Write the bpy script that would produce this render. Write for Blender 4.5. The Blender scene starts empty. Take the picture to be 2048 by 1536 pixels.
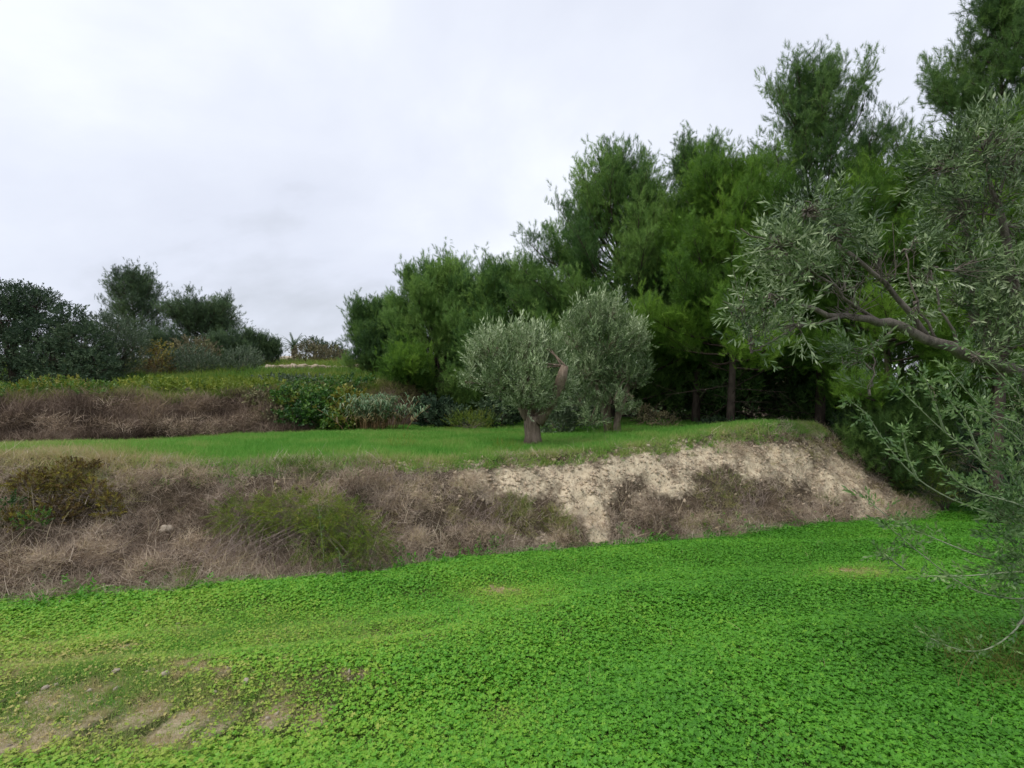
import bpy, math
import numpy as np
from mathutils import Vector

R = math.radians
EYE = 1.7                       # camera height above the turf at the photographer's feet
F = 1000.0                      # focal length in pixels of the 2048 px wide photograph
scene = bpy.context.scene
COL = scene.collection

# ------------------------------------------------------------------ camera
cam = bpy.data.cameras.new('camera')
cam.sensor_width = 36.0
cam.lens = F / 2048 * 36.0
cam.clip_start = 0.05
cam.clip_end = 8000
camo = bpy.data.objects.new('camera', cam)
COL.objects.link(camo)
camo.location = (0, 0, EYE)
camo.rotation_euler = (R(90), 0, 0)
scene.camera = camo

# ------------------------------------------------------------------ sky and sun
SUN_EL, SUN_AZ = 62.0, -115.0    # elevation, and azimuth clockwise from the view direction (+Y)
world = bpy.data.worlds.new('World')
scene.world = world
world.use_nodes = True
nt = world.node_tree
nt.nodes.clear()


def N(tree, typ, **kw):
    n = tree.nodes.new(typ)
    for k, v in kw.items():
        setattr(n, k, v)
    return n


def build_world():
    L = nt.links.new
    out = N(nt, 'ShaderNodeOutputWorld')
    bg = N(nt, 'ShaderNodeBackground')
    bg.inputs['Strength'].default_value = 1.0
    sky = N(nt, 'ShaderNodeTexSky', sky_type='NISHITA')
    sky.sun_disc = False
    sky.sun_elevation = R(SUN_EL)
    sky.sun_rotation = R(SUN_AZ)
    dim = N(nt, 'ShaderNodeMix', data_type='RGBA', blend_type='MULTIPLY')
    dim.inputs['Factor'].default_value = 1.0
    L(sky.outputs[0], dim.inputs['A'])
    dim.inputs['B'].default_value = (0.1, 0.1, 0.1, 1)
    # cloud sheet: noise over the direction projected on a high plane
    tc = N(nt, 'ShaderNodeTexCoord')
    sep = N(nt, 'ShaderNodeSeparateXYZ')
    L(tc.outputs['Generated'], sep.inputs[0])
    zz = N(nt, 'ShaderNodeMath', operation='ADD')
    L(sep.outputs['Z'], zz.inputs[0]); zz.inputs[1].default_value = 0.55
    zm = N(nt, 'ShaderNodeMath', operation='MAXIMUM')
    L(zz.outputs[0], zm.inputs[0]); zm.inputs[1].default_value = 0.05
    dx = N(nt, 'ShaderNodeMath', operation='DIVIDE'); L(sep.outputs['X'], dx.inputs[0]); L(zm.outputs[0], dx.inputs[1])
    dy = N(nt, 'ShaderNodeMath', operation='DIVIDE'); L(sep.outputs['Y'], dy.inputs[0]); L(zm.outputs[0], dy.inputs[1])
    cmb = N(nt, 'ShaderNodeCombineXYZ')
    L(dx.outputs[0], cmb.inputs[0]); L(dy.outputs[0], cmb.inputs[1])
    cmb.inputs[2].default_value = 12.1
    n1 = N(nt, 'ShaderNodeTexNoise')
    n1.inputs['Scale'].default_value = 1.2
    n1.inputs['Detail'].default_value = 7
    n1.inputs['Roughness'].default_value = 0.52
    n1.inputs['Distortion'].default_value = 0.25
    off = N(nt, 'ShaderNodeVectorMath', operation='ADD')
    off.inputs[1].default_value = (3.956, -2.758, 4.840)
    L(cmb.outputs[0], off.inputs[0])
    L(off.outputs[0], n1.inputs['Vector'])
    ramp = N(nt, 'ShaderNodeValToRGB')
    e = ramp.color_ramp.elements
    e[0].position = 0.27; e[0].color = (0.41, 0.435, 0.48, 1)
    e[1].position = 0.70; e[1].color = (0.81, 0.84, 0.86, 1)
    m = e.new(0.40); m.color = (0.595, 0.625, 0.715, 1)
    m = e.new(0.54); m.color = (0.67, 0.70, 0.78, 1)
    L(n1.outputs['Fac'], ramp.inputs[0])
    mix = N(nt, 'ShaderNodeMix', data_type='RGBA')
    mix.inputs['Factor'].default_value = 0.93
    L(dim.outputs['Result'], mix.inputs['A'])
    L(ramp.outputs[0], mix.inputs['B'])
    L(mix.outputs['Result'], bg.inputs['Color'])
    L(bg.outputs[0], out.inputs[0])


build_world()
sun = bpy.data.lights.new('sun', 'SUN')
sun.energy = 1.5
sun.angle = R(18)
sun.color = (1.0, 0.95, 0.87)
suno = bpy.data.objects.new('sun', sun)
COL.objects.link(suno)
sd = Vector((math.sin(R(SUN_AZ)) * math.cos(R(SUN_EL)), math.cos(R(SUN_AZ)) * math.cos(R(SUN_EL)), math.sin(R(SUN_EL))))
suno.rotation_euler = sd.to_track_quat('Z', 'Y').to_euler()

vs = scene.view_settings
vs.view_transform = 'Standard'
vs.look = 'None'
vs.exposure = 0.45
vs.gamma = 1.0
vs.use_curve_mapping = False

# ------------------------------------------------------------------ noise
_rt = np.random.default_rng(7).random((256, 256))


def vnoise(x, y, seed=0):
    x = np.asarray(x, float) + seed * 17.31
    y = np.asarray(y, float) + seed * 9.77
    xi = np.floor(x).astype(int); yi = np.floor(y).astype(int)
    fx = x - xi; fy = y - yi
    fx = fx * fx * (3 - 2 * fx); fy = fy * fy * (3 - 2 * fy)
    a = _rt[xi & 255, yi & 255]; b = _rt[(xi + 1) & 255, yi & 255]
    c = _rt[xi & 255, (yi + 1) & 255]; d = _rt[(xi + 1) & 255, (yi + 1) & 255]
    return (a * (1 - fx) + b * fx) * (1 - fy) + (c * (1 - fx) + d * fx) * fy


def fbm(x, y, scale, octv=4, seed=0, gain=0.5):
    s = 0.0; a = 1.0; t = 0.0
    x = np.asarray(x, float) / scale; y = np.asarray(y, float) / scale
    for i in range(octv):
        s = s + a * vnoise(x, y, seed + i * 3.1); t += a
        a *= gain; x = x * 2.03; y = y * 2.03
    return s / t


def sstep(a, b, x):
    t = np.clip((np.asarray(x, float) - a) / (b - a), 0, 1)
    return t * t * (3 - 2 * t)


# ------------------------------------------------------------------ terrain heights
BASE1 = np.array([(-60, -13), (-12, 3.4), (-5.5, 5.4), (-2.4, 6.5), (0.1, 8.0), (1.8, 8.85), (4.8, 10.2), (8.5, 11.7),
                  (10.7, 12.6), (11.4, 14.2), (11.6, 17), (14, 24), (40, 60), (300, 300)], float)
BASE2 = np.array([(-120, -30), (-40, 6), (-20, 11.8), (-14.0, 13.9), (-10.9, 15.6), (-7.2, 17.2), (-5.0, 18.2), (-3.2, 20.0),
                  (-1.5, 25), (1, 33), (12, 45), (60, 90), (400, 400)], float)
RIDGE = np.array([(-9, 2.2), (-0.7, 4.3), (1.3, 5.75), (4.3, 6.35), (9, 6.6), (30, 6.8)], float)


def sdist(P, x, y):
    """signed distance to a polyline running left to right, positive on its far (left-hand) side"""
    x = np.asarray(x, float); y = np.asarray(y, float)
    best = np.full(x.shape, 1e18); sg = np.ones(x.shape)
    for (ax, ay), (bx, by) in zip(P[:-1], P[1:]):
        ux, uy = bx - ax, by - ay
        L2 = ux * ux + uy * uy
        t = np.clip(((x - ax) * ux + (y - ay) * uy) / L2, 0, 1)
        qx = x - (ax + t * ux); qy = y - (ay + t * uy)
        d2 = qx * qx + qy * qy
        cr = ux * qy - uy * qx
        up = d2 < best - 1e-9
        best = np.where(up, d2, best)
        sg = np.where(up, np.where(cr >= 0, 1.0, -1.0), sg)
    return np.sqrt(best) * sg


TCP = np.array([(-13, 5.5, .75), (-7.2, 7.3, .66), (-14, 14, .03), (-10.9, 15.5, -.04), (-7.2, 17, .05), (-4, 8.4, .44), (-5, 12, .3), (0, 9.6, .27),
                (.5, 12, .23), (.8, 16, .1), (2.9, 10.9, .33), (5, 12.0, .50), (6.9, 13.0, .66), (9.2, 14.0, .52), (5, 16, .25), (10, 19, .0), (-2, 18, .06)], float)


def terrace_z(x, y):
    num = 0.0; den = 0.0
    for a, b, z in TCP:
        w = 1.0 / ((x - a) ** 2 + (y - b) ** 2 + 0.6) ** 1.6
        num = num + w * z; den = den + w
    return num / den


def lawn_z(x, y):
    yy = np.clip(y, -25, 13.5)
    z = -0.13 * yy
    r = sdist(RIDGE, x, y)
    z = z + 0.12 * sstep(-1.3, -0.1, r) * (1 - sstep(-0.1, 0.40, r))
    z = z + 0.05 * np.sin(r * 3.1 + 2.0 * fbm(x, y, 3.0, 2, 6)) * sstep(.2, 1.2, np.abs(r)) * (y < 14)
    z = z + 0.10 * (fbm(x, y, 1.3, 3, 2) - .5) + 0.035 * (fbm(x, y, .35, 3, 5) - .5)
    return z


HY = np.array([-60, 10, 16, 19, 22, 25, 30, 38, 50, 62, 95, 220, 900, 6000.])
HZ = np.array([0.9, 1.0, 1.1, 1.32, 1.6, 2.0, 2.25, 2.6, 3.6, 4.2, 4.5, 1.0, -6, -60.])


def hill_z(x, y):
    return np.interp(y, HY, HZ) + 0.6 * (fbm(x, y, 2.6, 3, 11) - .5)


def bank1(x, y):
    """(distance inside the terrace edge, width of the slope)"""
    d = sdist(BASE1, x, y)
    n = (fbm(x, y, 0.9, 4, 21) - .5)
    w = np.interp(x, [-12, -5.5, -1, 2, 6, 9, 11], [2.1, 2.0, 1.55, 1.5, 1.7, 2.5, 3.2])
    return d + 0.35 * n, w


def bank2(x, y):
    d = sdist(BASE2, x, y)
    return d + 1.5 * (fbm(x, y, 2.2, 4, 31) - .5), np.full(np.shape(d), 2.4)


def ground_z(x, y):
    x = np.asarray(x, float); y = np.asarray(y, float)
    d1, w1 = bank1(x, y)
    t1 = np.clip(d1 / w1, 0, 1)
    m1 = 0.72 * t1 + 0.28 * t1 * t1 * (3 - 2 * t1)
    d2, w2 = bank2(x, y)
    m2 = sstep(0, 1, d2 / w2)
    z = lawn_z(x, y) * (1 - m1) + (terrace_z(x, y) + 0.06 * (fbm(x, y, .9, 3, 8) - .5)) * m1
    slope = np.clip(4 * m1 * (1 - m1), 0, 1)
    rdg = np.abs(fbm(x, y, .33, 3, 47) - .5) * 2
    rough = slope * (0.42 * (fbm(x, y, .55, 4, 41, .55) - .5) + 0.16 * (fbm(x, y, .16, 3, 44) - .5) - .16 * rdg)
    z = z + rough
    z = z * (1 - m2) + hill_z(x, y) * m2
    s2 = np.clip(4 * m2 * (1 - m2), 0, 1)
    return z + s2 * 0.35 * (fbm(x, y, .8, 4, 51) - .5)


def gz(x, y):
    return float(ground_z(np.array([x]), np.array([y]))[0])


def to_px(x, y, z):
    yy = np.maximum(y, 0.05)
    return 1024 + F * x / yy, 768 - F * (z - EYE) / yy


def at(px, py, d):
    return np.array([(px - 1024) / F * d, d, EYE + (768 - py) / F * d])


def hit(px, py, lo=1.5, hi=120):
    ds = np.exp(np.linspace(math.log(lo), math.log(hi), 1500))
    x = (px - 1024) / F * ds
    z = EYE + (768 - py) / F * ds
    g = ground_z(x, ds)
    i = np.argmax(z <= g)
    if not (z <= g).any():
        i = len(ds) - 1
    return np.array([x[i], ds[i], g[i]])


# ------------------------------------------------------------------ materials
MATS = {}


def principled(name):
    m = bpy.data.materials.new(name)
    m.use_nodes = True
    t = m.node_tree
    b = t.nodes['Principled BSDF']
    return m, t, b


def leaf_mat(name, cols, rough=0.55, transl=0.25, spec=0.3, instancer=False, poss=None):
    """leaf colours picked by the per-leaf value v (or tint of an instanced point)"""
    m, t, b = principled(name)
    L = t.links.new
    a = N(t, 'ShaderNodeAttribute', attribute_name='tint' if instancer else 'v')
    if instancer:
        a.attribute_type = 'INSTANCER'
    rp = N(t, 'ShaderNodeValToRGB')
    e = rp.color_ramp.elements
    n = len(cols)
    ps = poss or [i / (n - 1) for i in range(n)]
    e[0].position = ps[0]; e[0].color = (*cols[0], 1)
    e[1].position = ps[-1]; e[1].color = (*cols[-1], 1)
    for p, c in list(zip(ps, cols))[1:-1]:
        q = e.new(p); q.color = (*c, 1)
    L(a.outputs['Fac'], rp.inputs[0])
    L(rp.outputs[0], b.inputs['Base Color'])
    b.inputs['Roughness'].default_value = rough
    b.inputs['Specular IOR Level'].default_value = spec
    if transl > 0:
        tr = N(t, 'ShaderNodeBsdfTranslucent')
        L(rp.outputs[0], tr.inputs['Color'])
        mx = N(t, 'ShaderNodeMixShader')
        mx.inputs[0].default_value = transl
        L(b.outputs[0], mx.inputs[1]); L(tr.outputs[0], mx.inputs[2])
        L(mx.outputs[0], t.nodes['Material Output'].inputs['Surface'])
    MATS[name] = m
    return m


def rough_mat(name, c1, c2, scale=8.0, bump=0.4, stretch=(1, 1, 1), rough=0.9, dist=0.02):
    m, t, b = principled(name)
    L = t.links.new
    tc = N(t, 'ShaderNodeTexCoord')
    mp = N(t, 'ShaderNodeMapping')
    mp.inputs['Scale'].default_value = stretch
    L(tc.outputs['Object'], mp.inputs[0])
    n1 = N(t, 'ShaderNodeTexNoise')
    n1.inputs['Scale'].default_value = scale
    n1.inputs['Detail'].default_value = 8
    n1.inputs['Roughness'].default_value = 0.65
    L(mp.outputs[0], n1.inputs['Vector'])
    rp = N(t, 'ShaderNodeValToRGB')
    rp.color_ramp.elements[0].position = 0.32; rp.color_ramp.elements[0].color = (*c1, 1)
    rp.color_ramp.elements[1].position = 0.68; rp.color_ramp.elements[1].color = (*c2, 1)
    L(n1.outputs['Fac'], rp.inputs[0])
    L(rp.outputs[0], b.inputs['Base Color'])
    b.inputs['Roughness'].default_value = rough
    b.inputs['Specular IOR Level'].default_value = 0.2
    bp = N(t, 'ShaderNodeBump')
    bp.inputs['Strength'].default_value = bump
    bp.inputs['Distance'].default_value = dist
    L(n1.outputs['Fac'], bp.inputs['Height'])
    L(bp.outputs[0], b.inputs['Normal'])
    MATS[name] = m
    return m


def ground_mat(name, covered, bare, bare2, fine=22.0):
    """soil under the plants: 'covered' where plants grow, darkened to put shade into the gaps, 'bare' where the vertex value v says so"""
    m, t, b = principled(name)
    L = t.links.new
    tc = N(t, 'ShaderNodeTexCoord')
    a = N(t, 'ShaderNodeAttribute', attribute_name='v')
    n1 = N(t, 'ShaderNodeTexNoise')
    n1.inputs['Scale'].default_value = fine; n1.inputs['Detail'].default_value = 9; n1.inputs['Roughness'].default_value = 0.7
    n2 = N(t, 'ShaderNodeTexNoise')
    n2.inputs['Scale'].default_value = 2.3; n2.inputs['Detail'].default_value = 6; n2.inputs['Roughness'].default_value = 0.6
    L(tc.outputs['Object'], n1.inputs['Vector']); L(tc.outputs['Object'], n2.inputs['Vector'])
    mb = N(t, 'ShaderNodeMix', data_type='RGBA')
    mr = N(t, 'ShaderNodeMapRange')
    mr.inputs['From Min'].default_value = 0.35; mr.inputs['From Max'].default_value = 0.65
    L(n1.outputs['Fac'], mr.inputs['Value'])
    L(mr.outputs[0], mb.inputs['Factor'])
    mb.inputs['A'].default_value = (*bare2, 1); mb.inputs['B'].default_value = (*bare, 1)
    c2 = tuple(x * 0.6 for x in covered)
    mc = N(t, 'ShaderNodeMix', data_type='RGBA')
    L(n2.outputs['Fac'], mc.inputs['Factor'])
    mc.inputs['A'].default_value = (*c2, 1); mc.inputs['B'].default_value = (*covered, 1)
    # break the border between the two with noise
    ad = N(t, 'ShaderNodeMath', operation='ADD'); L(a.outputs['Fac'], ad.inputs[0])
    sb = N(t, 'ShaderNodeMath', operation='MULTIPLY_ADD'); L(n1.outputs['Fac'], sb.inputs[0]); sb.inputs[1].default_value = 0.9; sb.inputs[2].default_value = -0.45
    L(sb.outputs[0], ad.inputs[1])
    cl = N(t, 'ShaderNodeMapRange'); cl.inputs['From Min'].default_value = 0.3; cl.inputs['From Max'].default_value = 0.7
    L(ad.outputs[0], cl.inputs['Value'])
    mm = N(t, 'ShaderNodeMix', data_type='RGBA')
    L(cl.outputs[0], mm.inputs['Factor']); L(mc.outputs['Result'], mm.inputs['A']); L(mb.outputs['Result'], mm.inputs['B'])
    L(mm.outputs['Result'], b.inputs['Base Color'])
    b.inputs['Roughness'].default_value = 0.95
    b.inputs['Specular IOR Level'].default_value = 0.15
    bp = N(t, 'ShaderNodeBump'); bp.inputs['Strength'].default_value = 1.0; bp.inputs['Distance'].default_value = 0.06
    L(n1.outputs['Fac'], bp.inputs['Height']); L(bp.outputs[0], b.inputs['Normal'])
    MATS[name] = m
    return m


# ------------------------------------------------------------------ mesh helpers
class G:
    """collects triangles, a value per vertex and a material slot per triangle"""
    def __init__(s):
        s.v = []; s.f = []; s.a = []; s.n = 0

    def add(s, v, f, a=0.5):
        v = np.asarray(v, float).reshape(-1, 3); f = np.asarray(f, int).reshape(-1, 3)
        s.v.append(v); s.f.append(f + s.n)
        s.a.append(np.broadcast_to(np.asarray(a, float), (len(v),)) if np.ndim(a) < 2 else a.reshape(-1))
        s.n += len(v)

    def inst(s, proto, pos, rot, scl, val):
        pv, pf = proto
        n = len(pos)
        if n == 0:
            return
        scl = np.asarray(scl, float)
        if scl.ndim == 1:
            scl = scl[:, None]
        v = np.einsum('nij,kj->nki', rot, pv) * scl[:, None, :] + pos[:, None, :]
        f = pf[None] + (np.arange(n) * len(pv))[:, None, None]
        s.add(v.reshape(-1, 3), f.reshape(-1, 3), np.repeat(val, len(pv)))

    def tube(s, pts, rad, k=6, val=0.5, bumpy=0.0, rng=None):
        pts = np.asarray(pts, float); n = len(pts)
        rad = np.broadcast_to(np.asarray(rad, float), (n,))
        tg = np.gradient(pts, axis=0)
        tg /= np.linalg.norm(tg, axis=1)[:, None] + 1e-9
        ref = np.array([0.31, 0.95, 0.07]) if abs(tg[0][2]) > 0.7 else np.array([0.05, 0.1, 1.0])
        u = np.cross(tg, ref); u /= np.linalg.norm(u, axis=1)[:, None] + 1e-9
        w = np.cross(tg, u)
        ang = np.arange(k) / k * 2 * np.pi
        rr = np.ones((n, k))
        if bumpy and rng is not None:
            rr = 1 + bumpy * (rng.random((1, k)) - .5) * 1.6 + bumpy * (rng.random((n, k)) - .5)
        v = pts[:, None] + (u[:, None] * np.cos(ang)[None, :, None] + w[:, None] * np.sin(ang)[None, :, None]) * (rad[:, None] * rr)[:, :, None]
        v = v.reshape(-1, 3)
        i = np.arange(n - 1)[:, None] * k; j = np.arange(k)[None]; j2 = (j + 1) % k
        a = i + j; b = i + j2; c = i + k + j2; d = i + k + j
        f = np.concatenate([np.stack([a, b, c], -1).reshape(-1, 3), np.stack([a, c, d], -1).reshape(-1, 3)])
        v = np.vstack([v, pts[0], pts[-1]])
        e = n * k
        jj = np.arange(k)
        f = np.concatenate([f, np.stack([np.full(k, e), (jj + 1) % k, jj], -1),
                            np.stack([np.full(k, e + 1), (n - 1) * k + jj, (n - 1) * k + (jj + 1) % k], -1)])
        s.add(v, f, val)

    def sticks(s, A, B, ra, rb, val=0.5):
        """many straight three-sided twigs"""
        A = np.asarray(A, float); B = np.asarray(B, float)
        if len(A) == 0:
            return
        Rm = frames(B - A, np.random.default_rng(3))
        ang = np.arange(3) / 3 * 2 * np.pi
        ring = np.stack([np.cos(ang), np.sin(ang), 0 * ang], -1)
        rg = np.einsum('nij,kj->nki', Rm, ring)
        va = A[:, None] + rg * np.broadcast_to(ra, (len(A),))[:, None, None]
        vb = B[:, None] + rg * np.broadcast_to(rb, (len(A),))[:, None, None]
        v = np.concatenate([va, vb], 1)
        f0 = np.array([(0, 1, 4), (0, 4, 3), (1, 2, 5), (1, 5, 4), (2, 0, 3), (2, 3, 5)])
        f = f0[None] + (np.arange(len(A)) * 6)[:, None, None]
        s.add(v.reshape(-1, 3), f.reshape(-1, 3), np.repeat(np.broadcast_to(val, (len(A),)), 6))

    def arrays(s):
        return np.concatenate(s.v), np.concatenate(s.f), np.concatenate(s.a)

    def mesh(s, name, mat, smooth=False, origin=(0, 0, 0)):
        v, f, a = s.arrays()
        v = v - np.asarray(origin, float)
        me = bpy.data.meshes.new(name)
        me.vertices.add(len(v)); me.vertices.foreach_set('co', v.astype(np.float32).ravel())
        me.loops.add(len(f) * 3); me.loops.foreach_set('vertex_index', f.astype(np.int32).ravel())
        me.polygons.add(len(f)); me.polygons.foreach_set('loop_start', np.arange(0, len(f) * 3, 3, dtype=np.int32))
        at_ = me.attributes.new('v', 'FLOAT', 'POINT')
        at_.data.foreach_set('value', a.astype(np.float32))
        me.update(calc_edges=True)
        if smooth:
            me.polygons.foreach_set('use_smooth', np.ones(len(f), bool))
        me.materials.append(mat)
        return me

    def build(s, name, mat, parent=None, smooth=False, origin=(0, 0, 0)):
        o = bpy.data.objects.new(name, s.mesh(name, mat, smooth, origin))
        COL.objects.link(o)
        if parent is not None:
            o.parent = parent
        else:
            o.location = origin
        return o


def frames(d, rng):
    """rotation matrices whose local z is d, with a random roll"""
    d = d / (np.linalg.norm(d, axis=1)[:, None] + 1e-9)
    r = rng.normal(size=d.shape)
    x = np.cross(d, r); x /= np.linalg.norm(x, axis=1)[:, None] + 1e-9
    y = np.cross(d, x)
    return np.stack([x, y, d], -1)


def tag(o, label, cat, group=None, kind=None):
    if label:
        o['label'] = label
    if cat:
        o['category'] = cat
    if group:
        o['group'] = group
    if kind:
        o['kind'] = kind
    return o


def thing(name, label, cat, loc, group=None):
    o = bpy.data.objects.new(name, None)
    o.empty_display_size = 0.3
    COL.objects.link(o)
    o.location = [float(c) for c in loc]
    return tag(o, label, cat, group)


# leaf, shoot and tuft prototypes (vertices, triangles)
def proto_pine(seed, needles=14, L=0.17, nl=0.12, w=0.0105, spread=1.0):
    r = np.random.default_rng(seed)
    V = []; T = []
    for i in range(needles):
        h = L * (0.15 + 0.85 * (i + r.random()) / needles)
        az = i * 2.4 + r.random() * .6
        el = spread * (1.15 - 0.7 * h / L) + 0.15 * r.normal()
        d = np.array([math.sin(el) * math.cos(az), math.sin(el) * math.sin(az), math.cos(el)])
        sd_ = np.cross(d, r.normal(size=3)); sd_ /= np.linalg.norm(sd_)
        b = np.array([0, 0, h]); l = nl * (0.8 + .4 * r.random())
        k = len(V)
        V += [b - sd_ * w / 2, b + sd_ * w / 2, b + d * l]
        T.append((k, k + 1, k + 2))
    return np.array(V), np.array(T)


def proto_shoot(seed, leaves=14, L=0.28, ll=0.055, lw=0.012, ang=0.9, fold=True, quad=True, stem=0.002):
    """a twig with narrow leaves in alternating pairs"""
    r = np.random.default_rng(seed)
    V = []; T = []
    for i in range(leaves):
        h = L * (0.08 + 0.92 * (i // 2 * 2 + 1) / leaves)
        az = (i % 2) * math.pi + (i // 2) * 1.57 + .5 * r.normal()
        el = ang * (1.1 - .6 * h / L) + .18 * r.normal()
        d = np.array([math.sin(el) * math.cos(az), math.sin(el) * math.sin(az), math.cos(el)])
        s_ = np.cross(d, np.array([0, 0, 1.0])); s_ /= np.linalg.norm(s_) + 1e-9
        nrm = np.cross(s_, d)
        s_ = s_ * math.cos(.6 * r.normal()) + nrm * math.sin(.6 * r.normal())
        b = np.array([0, 0, h]); l = ll * (.75 + .5 * r.random())
        k = len(V)
        V += [b, b + d * l * .55 + s_ * lw / 2, b + d * l + nrm * .06 * l, b + d * l * .55 - s_ * lw / 2]
        T += [(k, k + 1, k + 2), (k, k + 2, k + 3)]
    if stem:
        k = len(V)
        V += [(-stem, 0, 0), (stem, 0, 0), (0, 0, L)]
        T.append((k, k + 1, k + 2))
    return np.array(V, float), np.array(T)


def proto_strands(seed, n=26, h=0.2, w=0.0035, lean=0.75, curl=0.7, seg=3):
    """a tangle of thin dry stems or blades"""
    r = np.random.default_rng(seed)
    V = []; T = []
    for i in range(n):
        az = r.random() * 6.283; b = np.array([r.normal() * h * .25, r.normal() * h * .25, -0.02])
        el = abs(r.normal()) * lean * .7 + .1
        l = h * (.45 + .8 * r.random())
        d = np.array([math.sin(el) * math.cos(az), math.sin(el) * math.sin(az), math.cos(el)])
        s_ = r.normal(size=3); s_ -= d * s_.dot(d); s_ /= np.linalg.norm(s_)
        bend = r.normal(size=3) * curl
        p = b; k = len(V)
        for j in range(seg):
            ww = w * (1 - .55 * j / seg)
            V += [p - s_ * ww / 2, p + s_ * ww / 2]
            d = d + bend * .45 / seg + np.array([0, 0, -.12 * curl]); d /= np.linalg.norm(d)
            p = p + d * l / seg
        V.append(p)
        for j in range(seg - 1):
            q = k + 2 * j
            T += [(q, q + 1, q + 3), (q, q + 3, q + 2)]
        q = k + 2 * (seg - 1)
        T.append((q, q + 1, q + 2))
    return np.array(V), np.array(T)


def proto_clover(seed, size=0.03, h=0.05):
    r = np.random.default_rng(seed)
    V = []; T = []
    for i in range(3):
        az = i * 2.0944 + .15 * r.normal()
        c, s_ = math.cos(az), math.sin(az)
        dz = .25 * r.normal() - .12
        l = size * (.5 + .12 * r.normal() * .5)

        def P(u, v_, z):
            return (u * c - v_ * s_, u * s_ + v_ * c, h + z)
        k = len(V)
        V += [P(0, 0, 0), P(l * 1.0, -l * .62, l * dz + l * .12), P(l * .84, 0, l * dz * .8 - l * .05), P(l * 1.0, l * .62, l * dz + l * .12), P(l * .4, -l * .5, l * .1), P(l * .4, l * .5, l * .1)]
        T += [(k, k + 4, k + 2), (k + 4, k + 1, k + 2), (k, k + 2, k + 5), (k + 2, k + 3, k + 5)]
    k = len(V)
    V += [(-.0008, 0, 0), (.0008, 0, 0), (0, 0, h)]
    T.append((k, k + 1, k + 2))
    return np.array(V), np.array(T)


# ------------------------------------------------------------------ scatter of uncountable plants
def scatter(name, label, cat, pts, tint, scl, protos, mat, tilt=0.25, seed=1, frame=None, parent=None):
    rng = np.random.default_rng(seed)
    n = len(pts)
    me = bpy.data.meshes.new(name)
    me.vertices.add(n); me.vertices.foreach_set('co', pts.astype(np.float32).ravel())
    rot = np.stack([rng.normal(size=n) * tilt, rng.normal(size=n) * tilt, rng.random(n) * 6.283], -1)
    if frame is not None:
        rot = np.stack([np.arctan2(frame[:, 2, 1], frame[:, 2, 2]), -np.arcsin(np.clip(frame[:, 2, 0], -1, 1)), np.arctan2(frame[:, 1, 0], frame[:, 0, 0])], -1)
    a = me.attributes.new('rot', 'FLOAT_VECTOR', 'POINT'); a.data.foreach_set('vector', rot.astype(np.float32).ravel())
    a = me.attributes.new('scl', 'FLOAT', 'POINT'); a.data.foreach_set('value', np.asarray(scl, np.float32))
    a = me.attributes.new('tint', 'FLOAT', 'POINT'); a.data.foreach_set('value', np.clip(tint, 0, 1).astype(np.float32))
    a = me.attributes.new('idx', 'INT', 'POINT'); a.data.foreach_set('value', rng.integers(0, len(protos), n).astype(np.int32))
    col = kinds(name, protos, mat)
    ng = bpy.data.node_groups.new(name, 'GeometryNodeTree')
    ng.is_modifier = True
    ng.interface.new_socket('Geometry', in_out='INPUT', socket_type='NodeSocketGeometry')
    ng.interface.new_socket('Geometry', in_out='OUTPUT', socket_type='NodeSocketGeometry')
    gi = N(ng, 'NodeGroupInput'); go = N(ng, 'NodeGroupOutput')
    iop = N(ng, 'GeometryNodeInstanceOnPoints')
    ci = N(ng, 'GeometryNodeCollectionInfo')
    ci.inputs['Collection'].default_value = col
    ci.inputs['Separate Children'].default_value = True
    ci.inputs['Reset Children'].default_value = True

    def att(nm, dt):
        q = N(ng, 'GeometryNodeInputNamedAttribute', data_type=dt)
        q.inputs['Name'].default_value = nm
        return q.outputs['Attribute']
    L = ng.links.new
    L(gi.outputs[0], iop.inputs['Points'])
    L(ci.outputs[0], iop.inputs['Instance'])
    iop.inputs['Pick Instance'].default_value = True
    L(att('idx', 'INT'), iop.inputs['Instance Index'])
    L(att('rot', 'FLOAT_VECTOR'), iop.inputs['Rotation'])
    L(att('scl', 'FLOAT'), iop.inputs['Scale'])
    L(iop.outputs[0], go.inputs[0])
    me.materials.append(mat)
    o = bpy.data.objects.new(name, me)
    COL.objects.link(o)
    o.parent = parent
    md = o.modifiers.new('spread', 'NODES')
    md.node_group = ng
    return tag(o, label, cat, kind='stuff')


_kinds = {}


def kinds(name, protos, mat):
    key = (id(protos), mat.name)
    if key not in _kinds:
        col = bpy.data.collections.new(name + '_kinds')
        for pr in protos:
            g = G(); g.add(pr[0], pr[1])
            col.objects.link(bpy.data.objects.new(name + '_piece', g.mesh(name + '_piece', mat)))
        _kinds[key] = col
        _keep.append(protos)
    return _kinds[key]


_keep = []


def blobs(px, py, lst):
    """sum of soft ellipses (cx, cy, rx, ry[, weight]) given in photograph pixels"""
    s = np.zeros(np.shape(px))
    for q in lst:
        w = q[4] if len(q) > 4 else 1.0
        s = np.maximum(s, w * np.exp(-(((px - q[0]) / q[2]) ** 2 + ((py - q[1]) / q[3]) ** 2)))
    return s
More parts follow.
